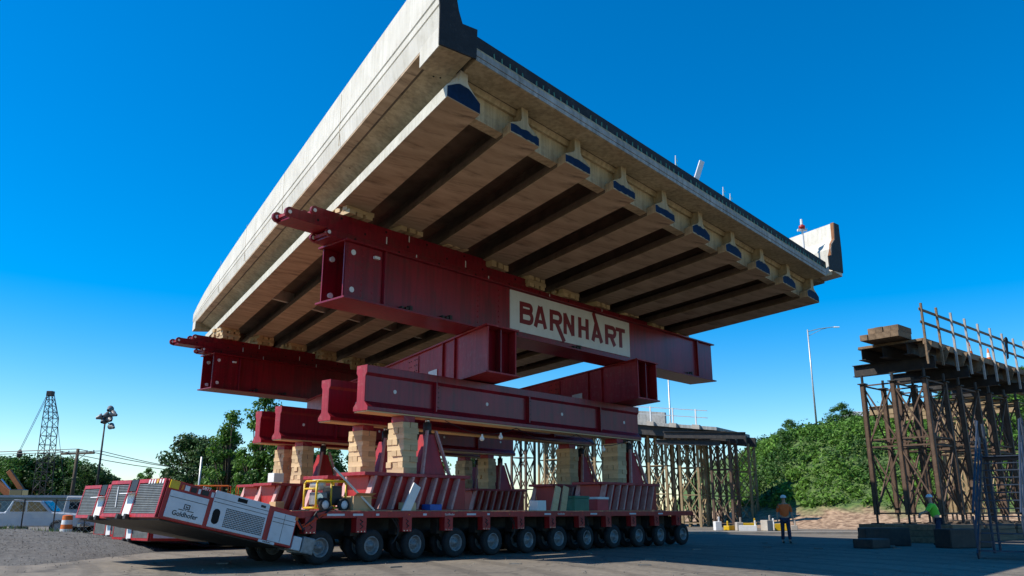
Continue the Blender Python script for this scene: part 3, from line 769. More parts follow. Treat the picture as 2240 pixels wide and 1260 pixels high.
def transporter(t0, p0, n, label, full):
    o = thing('modular_transporter', label, 'transporter', tp(t0, p0, 0), (0, 0, TA), 'modular transporters')
    L = n * AX + .2
    MB().box(0, L, 0, 2.75, 1.04, 1.20).build('platform', 'red_bright', o, bevel=.01)
    MB().box(.05, L - .05, .02, 2.73, 1.202, 1.214).build('plywood_deck', 'pine', o)
    MB().box(.2, L - .2, .95, 1.8, .52, 1.04).build('spine_beam', 'dark_steel', o)
    MB().box(0, .1, 0, .12, .62, 1.04).build('end_bracket', 'red_bright', o)
    for i in range(n):
        tx = .55 + i * AX
        b = link('axle_bracket', post_m, o); b.location = (tx, 0, 0)
        if full:
            q = MB(); q.path([(tx - .05, -.024, 1.0), (tx + .04, -.026, .95), (tx - .04, -.024, .9), (tx + .05, -.026, .84), (tx - .02, -.024, .79)], .012, 5); q.build('hose', 'black_plastic', b); b.children[0].location = (-tx, 0, 0)
            for sx in (-.1, 0, .1):
                MB().tube((sx, -.028, .725), (sx, -.018, .725), .014, .014, 6).build('bolt', 'silver', b)
        sides = (0, 1) if full else (0,)
        for s in sides:
            ac = .40 if s == 0 else 2.35
            wx = tx + .39 + rnd(-.05, .05); st_ = rnd(-4, 4)
            a = link('bogie_arm', arm_me, o); a.location = (wx, ac, 0)
            for dy in (-.35, .14):
                wq = link('wheel', wm_t, o); wq.location = (wx, ac + dy, .384); wq.rotation_euler = (0, rnd(0, 6), R(st_))
                r = link('rim', wm_r, wq)
    if full:     # tags along the deck edge
        for x, wd in ((1.0, .5), (1.75, .3), (2.45, .1), (4.0, .12), (5.6, .35), (6.4, .1), (8.9, .3), (11.2, .35), (13.4, .4), (15.2, .3)):
            MB().box(x, x + wd, -.006, .004, 1.09, 1.14).build('tag_plate', 'panel_white', o)
        for x in (3.5, 7.3, 10.2):
            MB().box(x, x + .05, -.008, .004, 1.10, 1.13).build('marker_light', 'orange_paint', o)
        for x in (4.95, 9.7):
            t_ = link('lettering', text_mesh('Goldhofer', .085, m='sign_white'), o); t_.matrix_local = Matrix.Translation((x, -.006, 1.115)) @ FACE_NY
        for x in (3.0, 7.4, 10.9, 15.0):    # hydraulic hoses looping down to the axles
            q = MB()
            for j in range(3):
                pts = [(x + .06 * j + .22 * math.sin(s_ * 3.0), .06 + .03 * j, 1.03 - .62 * s_ + .05 * j) for s_ in [k / 8 for k in range(9)]]
                q.path(pts, .014, 5)
            q.build('hydraulic_hose', 'dark_steel', o)
    return o
S0T = 12.873 - AX - .55
transporter(S0T, 16.648, 12, 'nearest red modular transporter with twelve axles of paired wheels', True)
transporter(S0T + .6, 19.55, 12, 'second modular transporter close behind the nearest one', False)
transporter(S0T + 3.6, 25.75, 12, 'third modular transporter, beyond the gap', False)
transporter(S0T + 4.2, 28.65, 12, 'farthest modular transporter, at the back', False)

# ------------------------------------------------------------------ power packs
def power_pack(t, p, z, tilt, label, detail):
    o = thing('power_pack', label, 'power pack', tp(t, p, z), (0, 0, 0), 'transporter power packs')
    o.rotation_euler = (Matrix.Rotation(TA, 3, 'Z') @ Matrix.Rotation(R(tilt), 3, 'Y')).to_euler()
    L, W, H_ = 3.2, 2.72, .82
    MB().box(0.03, L, .03, W - .03, .02, H_ - .02).build('body', 'red_bright', o, bevel=.015)
    MB().box(.1, L - .1, .1, W - .1, -.012, .018).build('underside', 'dark_steel', o)
    # louvred end at x = 0
    for y0, y1 in ((.12, 1.22), (1.72, 2.60)):
        q = MB()
        for k in range(17):
            zz = .10 + k * .036; q.hexa([(-.012, y0, zz), (.012, y0, zz + .012), (.012, y1, zz + .012), (-.012, y1, zz), (-.012, y0, zz + .020), (.012, y0, zz + .032), (.012, y1, zz + .032), (-.012, y1, zz + .020)])
        q.build('louvre_panel', 'louvre_grey', o)
        f = MB(); f.box(-.02, .02, y0 - .05, y0, .05, .75); f.box(-.02, .02, y1, y1 + .05, .05, .75); f.box(-.022, .018, y0 - .05, y1 + .05, .72, .80); f.box(-.022, .018, y0 - .05, y1 + .05, .02, .09); f.build('louvre_frame', 'red_bright', o)
        MB().box(.013, .03, y0, y1, .09, .72).build('louvre_back', 'dark_hole', o)
    MB().box(-.015, .028, 1.30, 1.64, .04, .52).build('centre_door', 'white_paint', o, bevel=.008)
    m = MB(); m.hexa([(-.2, 1.26, .46), (.02, 1.26, .52), (.02, 1.66, .52), (-.2, 1.66, .46), (-.19, 1.26, .475), (.02, 1.26, .535), (.02, 1.66, .535), (-.19, 1.66, .475)]); m.build('door_flap', 'white_paint', o)
    MB().box(-.02, .028, 1.32, 1.62, .56, .80).build('control_recess', 'black_plastic', o)
    for y in (1.28, 1.66): MB().box(-.10, .02, y - .05, y + .05, -.03, .07).build('hinge_lug', 'dark_steel', o)
    if not detail: 
        MB().box(.12, .95, .012, .032, .10, .62).build('side_panel', 'panel_white', o, bevel=.006)
        MB().box(1.1, 3.05, .012, .032, .10, .70).build('side_panel', 'panel_white', o, bevel=.006)
        return o
    q = MB().tube((-.03, 2.02, .22), (-.03, 2.2, .66), .012, .012, 5); q.build('lever', 'white_paint', o)
    # striped reflector and plates over the louvre
    for k in range(6): MB().box(-.028, -.014, .14 + k * .12, .20 + k * .12, .70, .785).build('reflector_stripe', 'white_paint' if k != 2 else 'yellow_paint', o)
    # near side, facing -y
    pA = MB().box(.12, .98, .008, .032, .07, .60).build('side_panel', 'panel_white', o, bevel=.008)
    pB = MB().box(1.08, 2.42, .008, .032, .07, .815).build('side_panel', 'panel_white', o, bevel=.008)
    pC = MB().box(2.56, 3.16, .008, .032, .07, .70).build('side_panel', 'panel_white', o, bevel=.008)
    for x0, x1, z, pp in ((.12, .98, .47, pA), (1.08, 2.42, .66, pB), (1.08, 2.42, .58, pB), (2.56, 3.16, .48, pC), (2.56, 3.16, .57, pC)):
        MB().box(x0 + .01, x1 - .01, .004, .0078, z, z + .010).build('panel_seam', 'dark_steel', pp)
    MB().box(2.855, 2.862, .004, .0078, .09, .68).build('panel_seam', 'dark_steel', pC)
    m = MB(); m.prism([(1.22 + .085 * math.cos(R(a)), .30 + (.07 if math.sin(R(a)) > 0 else -.07) + .085 * math.sin(R(a))) for a in range(0, 360, 20)], lambda x, z: (x, .003, z), lambda x, z: (x, .0078, z)); m.build('exhaust_opening', 'dark_hole', pB)
    m = MB()
    for i in range(26):
        for j in range(11):
            x = 1.42 + i * .037; z = .13 + j * .036; m.box(x, x + .026, .0045, .0078, z, z + .024)
    m.build('perforated_grille', 'dark_steel', pB)
    MB().box(1.62, 1.85, .002, .0078, .70, .78).build('latch_recess', 'dark_hole', pB)
    MB().box(2.2, 2.32, .002, .0078, .71, .76).build('latch_recess', 'dark_steel', pB)
    MB().box(.06, .26, .0, .03, .63, .79).build('warning_plate', 'yellow_paint', o)
    for x, wd, mm in ((.32, .05, 'orange_paint'), (.40, .10, 'panel_white'), (.54, .12, 'black_plastic'), (.70, .05, 'panel_white'), (.78, .16, 'black_plastic'), (1.0, .06, 'panel_white')):
        MB().box(x, x + wd, .016, .031, .65 + .0 * x, .75).build('control_plate', mm, o)
    t_ = link('lettering', text_mesh('Goldhofer', .135, m='black_plastic', bold=.002), o); t_.matrix_local = Matrix.Translation((.55, .005, .18)) @ FACE_NY
    t_ = link('lettering', text_mesh('5877', .10, m='panel_white'), o); t_.matrix_local = Matrix.Translation((.86, .012, .79 - .005)) @ FACE_NY
    e = MB()       # square emblem with a bar under it
    for a, b, c, d in ((.485, .615, .375, .39), (.485, .615, .29, .305), (.485, .50, .305, .375), (.60, .615, .305, .375), (.53, .58, .335, .345), (.53, .54, .32, .36), (.55, .58, .32, .33), (.38, .50, .262, .275), (.52, .56, .264, .273), (.58, .72, .262, .275)): e.box(a, b, .003, .0075, c, d)
    e.build('emblem', 'dark_hole', o)
    MB().box(2.35, 2.75, .004, .03, .005, .06).build('tag_plate', 'panel_white', o)
    t_ = link('lettering', text_mesh('Goldhofer', .05, m='dark_hole'), o); t_.matrix_local = Matrix.Translation((2.55, .002, .033)) @ FACE_NY
    MB().box(3.13, 3.20, .0, .03, .62, .70).build('corner_light', 'orange_paint', o)
    # grey guard boxes at the hitch end
    MB().box(3.22, 3.45, .02, .6, .0, .30).build('guard_box', 'panel_white', o, bevel=.02)
    MB().box(3.47, 3.80, .0, .6, -.03, .34).build('guard_box', 'rim_grey', o, bevel=.03)
    q = MB()
    for j in range(12):
        y = rnd(.05, 1.2); z1 = rnd(.35, .7)
        q.path([(3.2, y, z1), (3.4 + rnd(-.1, .1), y + rnd(-.1, .1), z1 - rnd(0, .25)), (3.65, y + rnd(-.1, .1), z1 + rnd(-.1, .25)), (3.85 + rnd(-.1, .1), y, z1 + rnd(.0, .4)), (4.1, y, z1 + .45)], .022, 6)
    q.build('hydraulic_hose', 'black_plastic', o)
    q = MB()
    for j in range(5):
        y = rnd(.0, .3); q.path([(3.2, y, .62), (3.35, y - .04, .5 + rnd(-.05, .1)), (3.5, y - .03, .55 + rnd(-.1, .1)), (3.72, y, .78), (3.95, y, .95)], .026, 6)
    q.build('orange_hose', 'orange_hose', o)
    return o
power_pack(7.78, 16.58, 1.06, 12.3, 'white and red power pack tilted up at the near end of the transporters', True)
power_pack(8.35, 19.48, 1.02, 11.0, 'tilted power pack half hidden behind the nearest one', False)
power_pack(11.95, 25.8, .30, 1.5, 'low power pack seen beneath the raised near one', False)
power_pack(12.5, 28.7, .34, 1.5, 'low power pack at far left, half behind its neighbour', False)

# ================================================================== LOOSE THINGS ON THE TRANSPORTERS
DK = 1.216
g = thing('generator', 'portable generator in a yellow tube frame on the near transporter deck', 'generator', tp(11.75, 16.95, DK), (0, 0, TA))
f = MB()
for y in (0, .5):
    f.path([(0, y, .06), (0, y, .62), (.05, y, .68), (.80, y, .68), (.85, y, .62), (.85, y, .06), (0, y, .06)], .028, 8)
for x, z in ((0, .06), (.85, .06), (.05, .68), (.8, .68), (0, .5), (.42, .06)): f.tube((x, 0, z), (x, .5, z), .024, .024, 8)
f.tube((.42, 0, .06), (.42, 0, .68), .024, .024, 8)
f.build('frame', 'yellow_paint', g, True)
MB().lathe([(-.2, .001), (-.19, .10), (-.15, .13), (.15, .13), (.19, .10), (.2, .001)], 18, 'y', (.2, .25, .60)).build('fuel_tank', 'galvanised', g, True)
MB().box(.08, .38, .08, .42, .12, .42).build('engine', 'rim_grey', g, bevel=.03)
MB().tube((.12, .02, .3), (.12, .1, .3), .09, .07, 14).build('air_filter', 'silver', g)
MB().box(.46, .80, .06, .44, .12, .58).build('alternator', 'black_plastic', g, bevel=.04)
for x in (.2, .75):
    w = MB().lathe([(-.05, .10), (-.05, .15), (0, .17), (.05, .15), (.05, .10)], 20, 'y', (x, -.06, .13)); w = w.build('wheel', 'rubber', g, True)
    MB().lathe([(-.03, .001), (-.045, .10), (.045, .10), (.03, .001)], 16, 'y', (x, -.06, .13)).build('hub', 'panel_white', w, True)

def carton(t, p, lx, ly, lz, m, label, cat='box', lid=None, rot=0, z=DK, flaps=False):
    o = thing('box', label, cat, tp(t, p, z), (0, 0, TA + rot))
    b = MB().box(0, lx, 0, ly, 0, lz).build('carton', m, o, bevel=.012)
    if lid: MB().box(-.015, lx + .015, -.015, ly + .015, lz, lz + .08).build('lid', lid, o, bevel=.015)
    if flaps:
        q = MB(); q.add([(0, 0, lz), (lx, 0, lz), (lx + .02, -.16, lz + .07), (-.02, -.16, lz + .07)], [(0, 1, 2, 3)]); q.add([(lx, 0, lz), (lx, ly, lz), (lx + .2, ly, lz - .05), (lx + .2, 0, lz - .05)], [(0, 1, 2, 3)])
        q.build('flap', m, o)
    return o
carton(12.72, 16.78, .55, .5, .34, 'cardboard', 'open cardboard box on the deck right of the generator', flaps=True)
carton(21.4, 16.75, .75, .45, .38, 'green_cooler', 'dark green toolbox on the far half of the near deck', 'toolbox', lid='green_cooler')
carton(22.6, 16.75, .62, .42, .36, 'red_cooler', 'red cooler with pale blue lid on the near deck', 'cooler', lid='white_paint')
carton(19.7, 16.85, .4, .35, .3, 'white_paint', 'white carton standing on the near deck left of the toolbox')
carton(15.2, 16.74, .42, .35, .16, 'blue_plastic', 'low blue tub on the near deck beside the trestle', 'tub')
carton(14.35, 16.74, .36, .3, .2, 'pine', 'small pale crate on the near deck between box and tub', 'crate')
carton(16.35, 26.2, .4, .4, .32, 'white_paint', 'white foam block on top of the third row trestle', 'block', z=2.18)
carton(16.3, 25.9, .35, .4, .3, 'cardboard', 'brown box at the foot of the third row trestle')
for t, p, a, lb in ((20.4, 16.9, .3, 'pale board leaning on the near trestle, left of a pair'), (20.9, 16.95, .25, 'pale board leaning on the near trestle, right of a pair'), (14.2, 16.72, .5, 'white board propped against the ribs of the near trestle')):
    b = MB(); b.box(0, .26, -.02, .02, 0, .8); b = b.build('board', 'pine' if a < .4 else 'white_paint'); b.location = tp(t, p, DK); b.rotation_euler = (0, a, TA); tag(b, lb, 'board')
b = MB().bar((0, 0, 0), (-1.05, .3, 1.0), .045).build('prop', 'galvanised'); b.location = tp(13.3, 16.7, DK); b.rotation_euler = (0, 0, TA); tag(b, 'thin steel prop slanting from the deck up to the trestle beside the generator', 'prop')

# festoon lamps hung under the carrier beams
fl = thing('festoon_light', 'sagging cable with three round bulbs under the nearest carrier beam', 'string light', tp(16.0, 17.1, 3.66), (0, 0, TA))
pts = [(x, 0, -.28 * math.sin(math.pi * ((x % 3.0) / 3.0))) for x in [i * .5 for i in range(19)]]
MB().path(pts, .012, 5).build('cable', 'black_plastic', fl)
for x in (1.5, 2.3, 7.5):
    z = -.28 * math.sin(math.pi * ((x % 3.0) / 3.0))
    MB().lathe([(-.2, .001), (-.185, .05), (-.14, .075), (-.09, .06), (-.05, .03), (0, .03)], 12, 'z', (x, 0, z)).build('bulb', 'bulb_glass', fl, True)

# ================================================================== FALSEWORK, RIGHT
EA = R(90 - 48.0)
EX = V((math.cos(EA), math.sin(EA), 0)); EN = V((-math.sin(EA), math.cos(EA), 0))
C0 = V((16.75, 33.0, 0))
def en(e, n, z=0.0): return C0 + EX * e + EN * n + V((0, 0, z))
DZ = 8.07
fd = thing('work_platform', 'timber planked work platform on steel beams at the right edge', 'platform', en(0, 0, DZ - .14), (0, 0, EA))
pm = MB().box(0, .285, 0, 2.7, 0, .10).mesh('plank', 'old_timber')
for k in range(56):
    q = link('plank', pm, fd); q.location = (k * .29, rnd(-.03, .03), 0)
fs = MB().box(0, 2.4, 0, .05, -.16, .10).mesh('edge_board', 'old_timber')
for k in range(7):
    q = link('edge_board', fs, fd); q.location = (.02 + k * 2.42, -.06, .01)
def ibeam(m, a, b, h, w, up=(0, 0, 1)):
    a = V(a); b = V(b); u = V((0, 0, 1))
    m.bar(a + u * (h / 2 - .012), b + u * (h / 2 - .012), w, .024); m.bar(a - u * (h / 2 - .012), b - u * (h / 2 - .012), w, .024); m.bar(a, b, .02, h - .048)
    return m
for n in (.5, 1.5, 2.4):
    ibeam(MB(), (-.35, n, -.30), (17, n, -.30), .48, .30).build('stringer', 'dark_steel', fd)
for k, e in enumerate((.3, 2.1, 4.0, 6.0, 8.0, 10.0, 12.0, 14.0)):      # outrigger brackets under the walkway
    MB().hexa([(e, -.02, -.6), (e + .05, -.02, -.6), (e + .05, .3, -.62), (e, .3, -.62), (e, -.3, -.02), (e + .05, -.3, -.02), (e + .05, .3, -.02), (e, .3, -.02)]).build('bracket', 'old_timber', fd)
for e in (.8, 4.4, 8.0, 11.6):
    ibeam(MB(), (e, -.1, -.80), (e, 3.35, -.80), .50, .30).build('cap_beam', 'dark_steel', fd)
for e in (14.2, 16.4, 18.6):
    ibeam(MB(), (e, 2.5, -1.0), (e, 9.0, -1.0), .5, .3).build('cap_beam', 'tan_steel', fd)
rl = thing('guard_rail', 'timber guard rail of tall posts along the right work platform', 'railing', en(0, -.12, DZ), (0, 0, EA))
for k in range(9):
    MB().box(-.045 + k * 1.55, .045 + k * 1.55, -.05, .03, -1.02 + rnd(-.1, .05), 1.42 + rnd(-.05, .08)).build('post', 'post_grey' if k > 1 else 'old_timber', rl)
for z in (1.16, .62):
    for k in range(3):
        MB().box(-.1 + k * 4.3, 4.25 + k * 4.3, .032, .07, z - .055, z + .055).build('rail', 'old_timber', rl)
ts = thing('timber_stack', 'stack of squared timbers on the corner of the right work platform', 'timber stack', en(-1.0, .5, DZ + .0), (0, 0, EA))
t_ = MB().box(0, 1.25, 0, .31, 0, .24).mesh('timber', 'old_timber')
for l in range(2):
    for k in range(4 if l else 5):
        q = link('timber', t_, ts); q.location = (rnd(-.03, .03) + .05 * l, k * .32, l * .245)
for k, (e, n, lx, lb) in enumerate(((.9, 1.1, 1.9, 'long low timber block behind the first guard rail posts'), (3.3, .9, 1.5, 'timber block between third and fourth guard rail posts'), (6.1, .8, 1.3, 'timber block behind the left traffic cone'), (2.0, 1.7, .6, 'short upright timber end behind the second guard rail post'))):
    q = MB().box(0, lx, 0, .5, 0, .36 - .05 * (k % 2)).build('timber_block', 'old_timber', bevel=.01); q.location = en(e, n, DZ - .03); q.rotation_euler = (0, 0, EA); tag(q, lb, 'timber block')
for e, lb in ((6.2, 'orange and white traffic cone on the platform, left of two'), (8.6, 'orange and white traffic cone on the platform, right of two')):
    c = thing('traffic_cone', lb, 'traffic cone', en(e, .35, DZ - .03), group='traffic cones')
    MB().box(-.18, .18, -.18, .18, 0, .03).build('base', 'orange_paint', c)
    MB().lathe([(.03, .14), (.28, .10)], 16, 'z').build('lower_cone', 'orange_paint', c, True)
    MB().lathe([(.28, .10), (.50, .065)], 16, 'z').build('white_band', 'white_paint', c, True)
    MB().lathe([(.50, .065), (.72, .03), (.72, .001)], 16, 'z').build('tip', 'orange_paint', c, True)
cl = thing('cable_coil', 'black cable coil and cloth hung over a guard rail post', 'cable', en(9.4, -.2, DZ + 1.1), (0, 0, EA))
m = MB()
for k in range(5):
    pts = [(.12 * math.cos(a) * (1 + .1 * k), -.02 - .015 * k, .12 * math.sin(a) * (1 + .08 * k)) for a in [i * math.pi / 6 for i in range(13)]]; m.path(pts, .02, 5)
m.build('coil', 'black_plastic', cl)
m = MB(); m.hexa([(-.12, -.06, -.95), (.06, -.06, -.85), (.06, .0, -.85), (-.12, .0, -.95), (-.15, -.08, -.05), (.15, -.08, -.05), (.15, .0, -.05), (-.15, .0, -.05)]); m.build('cloth', 'dark_cloth', cl, bevel=.03)

# braced steel towers
def tower(e0, n0, de, dn, m, label, zt, zb=1.05, grp='braced steel falsework towers', r=.09):
    o = thing('falsework_tower', label, 'falsework tower', en(e0, n0, 0), (0, 0, EA), grp)
    cs = [(x, y) for x in (0, de) for y in dn]
    for x, y in cs:
        lg = MB(); lg.box(x - r, x + r, y - r, y - r + .03, zb, zt - .35); lg.box(x - r, x + r, y + r - .03, y + r, zb, zt - .35); lg.box(x - .015, x + .015, y - r + .03, y + r - .03, zb, zt - .35)
        lg.box(x - r, x - r + .02, y - r, y + r, zb, zt - .35)
        lg.build('leg', m, o)
        MB().tube((x, y, zb - .32), (x, y, zb), .05, .05, 8).build('screw_jack', 'dark_steel', o)
        MB().box(x - .2, x + .2, y - .2, y + .2, zb - .36, zb - .32).build('base_plate', 'dark_steel', o)
        MB().tube((x, y, zt - .35), (x, y, zt), .06, .06, 8).build('screw_head', 'dark_steel', o)
        MB().box(x - .16, x + .16, y - .16, y + .16, zt - .39, zt - .35).build('head_plate', 'dark_steel', o)
    lv = [zb + .06, (zb + zt) / 2 - .15, zt - .45]
    pan = [((x, a), (x, b)) for x in (0, de) for a, b in zip(dn, dn[1:])] + [((0, y), (de, y)) for y in dn]
    for k, ((xa, ya), (xb, yb)) in enumerate(pan):
        for z in lv + [lv[1] + .3]: MB().bar((xa, ya, z), (xb, yb, z), .05, .06).build('strut', m, o)
        for a, b in zip(lv, lv[1:]):
            d1 = .04 if k % 2 else -.04
            dx, dy = (d1, 0) if abs(xa - xb) < .01 else (0, d1)
            MB().bar((xa + dx, ya + dy, a + .06), (xb + dx, yb + dy, b - .06), .045, .06).build('brace', m, o)
            MB().bar((xa - dx, ya - dy, b - .06), (xb - dx, yb - dy, a + .06), .045, .06).build('brace', m, o)
    # timber mats below
    for k in range(3):
        MB().box(-.6 - .1 * (2 - k), de + .6 + .1 * (2 - k), dn[0] - .55, dn[-1] + .55, .003 + k * .23, .225 + k * .23).build('timber_mat', 'old_timber', o, bevel=.015)
    return o
TW = [(.5, (.3, 1.6, 2.9), 'rust_steel', 'first dark tower under the platform corner, nearest the bridge'),
      (4.1, (.3, 1.6, 2.9), 'rust_steel', 'dark tower one bay in from the platform corner, front row'),
      (7.7, (.3, 1.6, 2.9), 'rust_steel', 'dark tower two bays in, front row'), (14.0, (3.2, 4.8), 'tan_steel', 'tan tower behind the dark ones, left of two'), (11.3, (.3, 1.6, 2.9), 'rust_steel', 'dark tower at the right picture edge'), (16.6, (4.4, 6.0), 'tan_steel', 'tan tower behind the dark ones near the right edge, right of two')]
for e, n, m, lb in TW:
    tower(e, 0, 2.0, n, m, lb, DZ - 1.40 if m == 'tan_steel' else DZ - 1.20)

# steel stair at the right edge
ss = thing('steel_stair', 'blue grey steel stair with handrails at the right edge', 'stair', (12.15, 22.5, 0), (0, 0, R(-36)))
n = 13; rise, run = .215, .27
for k in range(n):
    MB().box(0.05, 1.05, k * run, k * run + .28, (k + 1) * rise - .03, (k + 1) * rise).build('tread', 'stair_steel', ss)
for x in (0, 1.1):
    MB().bar((x, -.1, 0.06), (x, n * run, n * rise), .04, .22).build('stringer', 'stair_steel', ss)
    for h in (.55, 1.05): MB().tube((x, 0, h + .1), (x, n * run, n * rise + h), .028, .028, 8).build('handrail', 'stair_steel', ss)
    for k in range(0, n + 1, 3): MB().tube((x, k * run, k * rise), (x, k * run, k * rise + 1.08), .024, .024, 8).build('baluster', 'stair_steel', ss)
MB().box(-.1, 1.2, n * run, n * run + 1.6, n * rise - .06, n * rise).build('landing', 'stair_steel', ss)
for x, y in ((-.05, n * run + .1), (1.15, n * run + .1), (-.05, n * run + 1.5), (1.15, n * run + 1.5)): MB().tube((x, y, 0), (x, y, n * rise + 1.1), .04, .04, 8).build('landing_post', 'stair_steel', ss)
# concrete blocks by the tower feet
for k, (x, y, lx, lb) in enumerate(((12.6, 30.6, 1.6, 'dark concrete block at the foot of the first tower'), (14.6, 28.6, 1.8, 'dark concrete block behind the foot of the stair'), (11.9, 28.4, 1.2, 'low dark block on the ground left of the stair'))):
    q = MB().box(0, lx, 0, .7, 0, .62 if k < 2 else .3).build('concrete_block', 'dark_steel', bevel=.03); q.location = (x, y, 0); q.rotation_euler = (0, 0, R(20 * k)); tag(q, lb, 'concrete block')

# ================================================================== FALSEWORK, MIDDLE DISTANCE
A0 = V((-3.5, 76.0, 10.2)); A1 = V((15.6, 63.4, 7.4))
dm_ = (A1 - A0); LM = dm_.length; dm_.normalize(); dn_ = V((dm_.y, -dm_.x, 0)).normalized()   # towards the camera
mf = thing('approach_span', 'unfinished approach span with white rail posts in the distance', 'bridge', A0)
def am(s, n, z): return dm_ * s + dn_ * n + V((0, 0, z))
def lbar(name, s0, s1, n0, n1, z0, z1, m, par):
    return MB().hexa([am(s0, n0, z0), am(s1, n0, z0), am(s1, n1, z0), am(s0, n1, z0), am(s0, n0, z1), am(s1, n0, z1), am(s1, n1, z1), am(s0, n1, z1)]).build(name, m, par)
lbar('deck', 0, LM, -8, 0, -.25, 0, 'concrete_slab', mf)
for n_ in (-.4, -2.8, -5.2, -7.6): lbar('girder', 0, LM + .6, n_ - .15, n_ + .15, -1.0, -.25, 'dark_steel', mf)
for k in range(int(LM / 1.9)):
    s = .6 + k * 1.9
    lbar('post_block', s - .3, s + .3, .0, .32, -.28, .05, 'kerb_stone', mf)
    lbar('rail_post', s - .05, s + .05, .1, .2, .05, 1.25, 'white_paint', mf)
for z in (.6, 1.15): lbar('rail', .3, LM - .6, .12, .17, z, z + .06, 'galvanised', mf)
lbar('barrier_wall', 2, LM - 5, -2.2, -1.9, 0, 1.0, 'concrete_slab', mf)
def shoring(s, n0, label, m):
    b = A0 + am(s, n0, 0); top = b.z - 1.0
    o = thing('shoring_tower', label, 'shoring tower', (b.x, b.y, 0), (0, 0, math.atan2(dm_.y, dm_.x)), 'tan shoring towers')
    d = 1.5
    cs = [(0, 0), (d, 0), (d, d), (0, d)]
    for x, y in cs: MB().box(x - .09, x + .09, y - .09, y + .09, 0, top).build('leg', m, o)
    nb = 3
    for k in range(4):
        (xa, ya), (xb, yb) = cs[k], cs[(k + 1) % 4]
        for j in range(nb):
            z0 = .3 + j * (top - .5) / nb; z1 = .3 + (j + 1) * (top - .5) / nb
            MB().bar((xa, ya, z0), (xb, yb, z1), .07, .07).build('brace', m, o); MB().bar((xa, ya, z1), (xb, yb, z0), .07, .07).build('brace', m, o)
            MB().bar((xa, ya, z0), (xb, yb, z0), .07, .07).build('strut', m, o)
k = 0
for s in (3.0, 6.5, 10, 13.5, 16.5, 19.2, 21.8):
    for n_, rn in ((-1.8, 'front'), (-6.5, 'back')):
        shoring(s, n_, '%s row shoring tower under the distant approach span, %s from the left' % (rn, ordn[k // 2]), 'tan_steel' if k % 3 else 'rust_steel'); k += 1
ln = thing('long_girder', 'loose dark steel girders lying on the shoring in the distance', 'girder', A0 + am(LM - 4, .8, -.95))
ibeam(MB(), (0, 0, 0), (5.4, -3.4, -.35), .5, .3).build('beam', 'dark_steel', ln); ibeam(MB(), (-.6, .5, -.5), (3.8, -2.2, -.8), .4, .3).build('beam', 'dark_steel', ln)
# small clutter at the foot of the shoring
for k in range(9):
    x = 13.4 + k * .6; y = rnd(53, 56); q = MB(); h = rnd(.25, .8); q.box(0, rnd(.3, 1.2), 0, .4, 0, h); q.box(.05, .15, .1, .2, h, h + .3)
    q = q.build('site_clutter', ('white_paint', 'yellow_paint', 'kerb_stone')[k % 3], bevel=.02); q.location = (x, y, 0); q.rotation_euler = (0, 0, rnd(0, 3))
    tag(q, '%s building material by the distant shoring, %s of that colour from left' % (('white', 'yellow', 'grey')[k % 3], ordn[k // 3]), 'material', 'building material by the shoring')

# ================================================================== LAMP POSTS, POLES, CRANE
def street_lamp(x, y, h, arm, label, z=0.0):
    o = thing('street_lamp', label, 'street lamp', (x, y, z), group='street lamps')
    MB().tube((0, 0, 0), (0, 0, h), .12, .07, 10).build('pole', 'galvanised', o, True)
    if arm:
        m = MB(); m.path([(0, 0, h - .25), (arm * .4, 0, h + .1), (arm, 0, h + .35)], .045, 6); m.path([(0, 0, h - .8), (arm * .5, 0, h + .0), (arm * .8, 0, h + .28)], .03, 6); m.build('arm', 'galvanised', o)
        MB().hexa([(arm - .1, -.14, h + .25), (arm + .6, -.12, h + .28), (arm + .6, .12, h + .28), (arm - .1, .14, h + .25), (arm - .1, -.08, h + .4), (arm + .55, -.06, h + .38), (arm + .55, .06, h + .38), (arm - .1, .08, h + .4)]).build('luminaire', 'white_paint', o, bevel=.03)
street_lamp(35.6, 97, 22.4 - hill_h(35.6, 97), 3.3, 'tall street lamp with arm on top of the green embankment', hill_h(35.6, 97) - .1)
street_lamp(17.2, 90, 17.5, 0, 'tall plain lamp pole beyond the approach span')
street_lamp(-22.2, 60, 4.95, 0, 'short grey pole before the round tree, left')

up = thing('utility_pole', 'wooden utility pole with crossarm at left before the trees', 'utility pole', (-44.1, 85, 0), (0, 0, R(-20)))
MB().tube((0, 0, 0), (0, 0, 7.3), .22, .15, 10).build('pole', 'bark', up, True)
MB().box(-2.2, 2.2, -.08, .08, 6.75, 6.95).build('crossarm', 'bark', up)
for x in (-2.1, -1.2, 1.2, 2.1): MB().tube((x, 0, 6.95), (x, 0, 7.15), .07, .05, 8).build('insulator', 'rim_grey', up)
MB().bar((-1.1, 0, 6.8), (0, 0, 6.1), .05).build('strut', 'bark', up); MB().bar((1.1, 0, 6.8), (0, 0, 6.1), .05).build('strut', 'bark', up)
for k, (dx, z) in enumerate(((-2.1, 7.15), (0.0, 7.3), (2.1, 7.15))):
    m = MB(); a = V((-44.1 + dx * .94, 85 - dx * -.34, z))
    for e_ in (V((-130, 100, z + 2.0)), V((-18, 83 + k, z - 1.9))):
        pts = [a.lerp(e_, i / 10) - V((0, 0, 1.2 * math.sin(math.pi * i / 10))) for i in range(11)]; m.path(pts, .035, 4)
    tag(m.build('power_line', 'black_plastic'), 'thin power line strung from the utility pole, %s' % ('left end of the crossarm', 'pole top', 'right end of the crossarm')[k], 'power line')

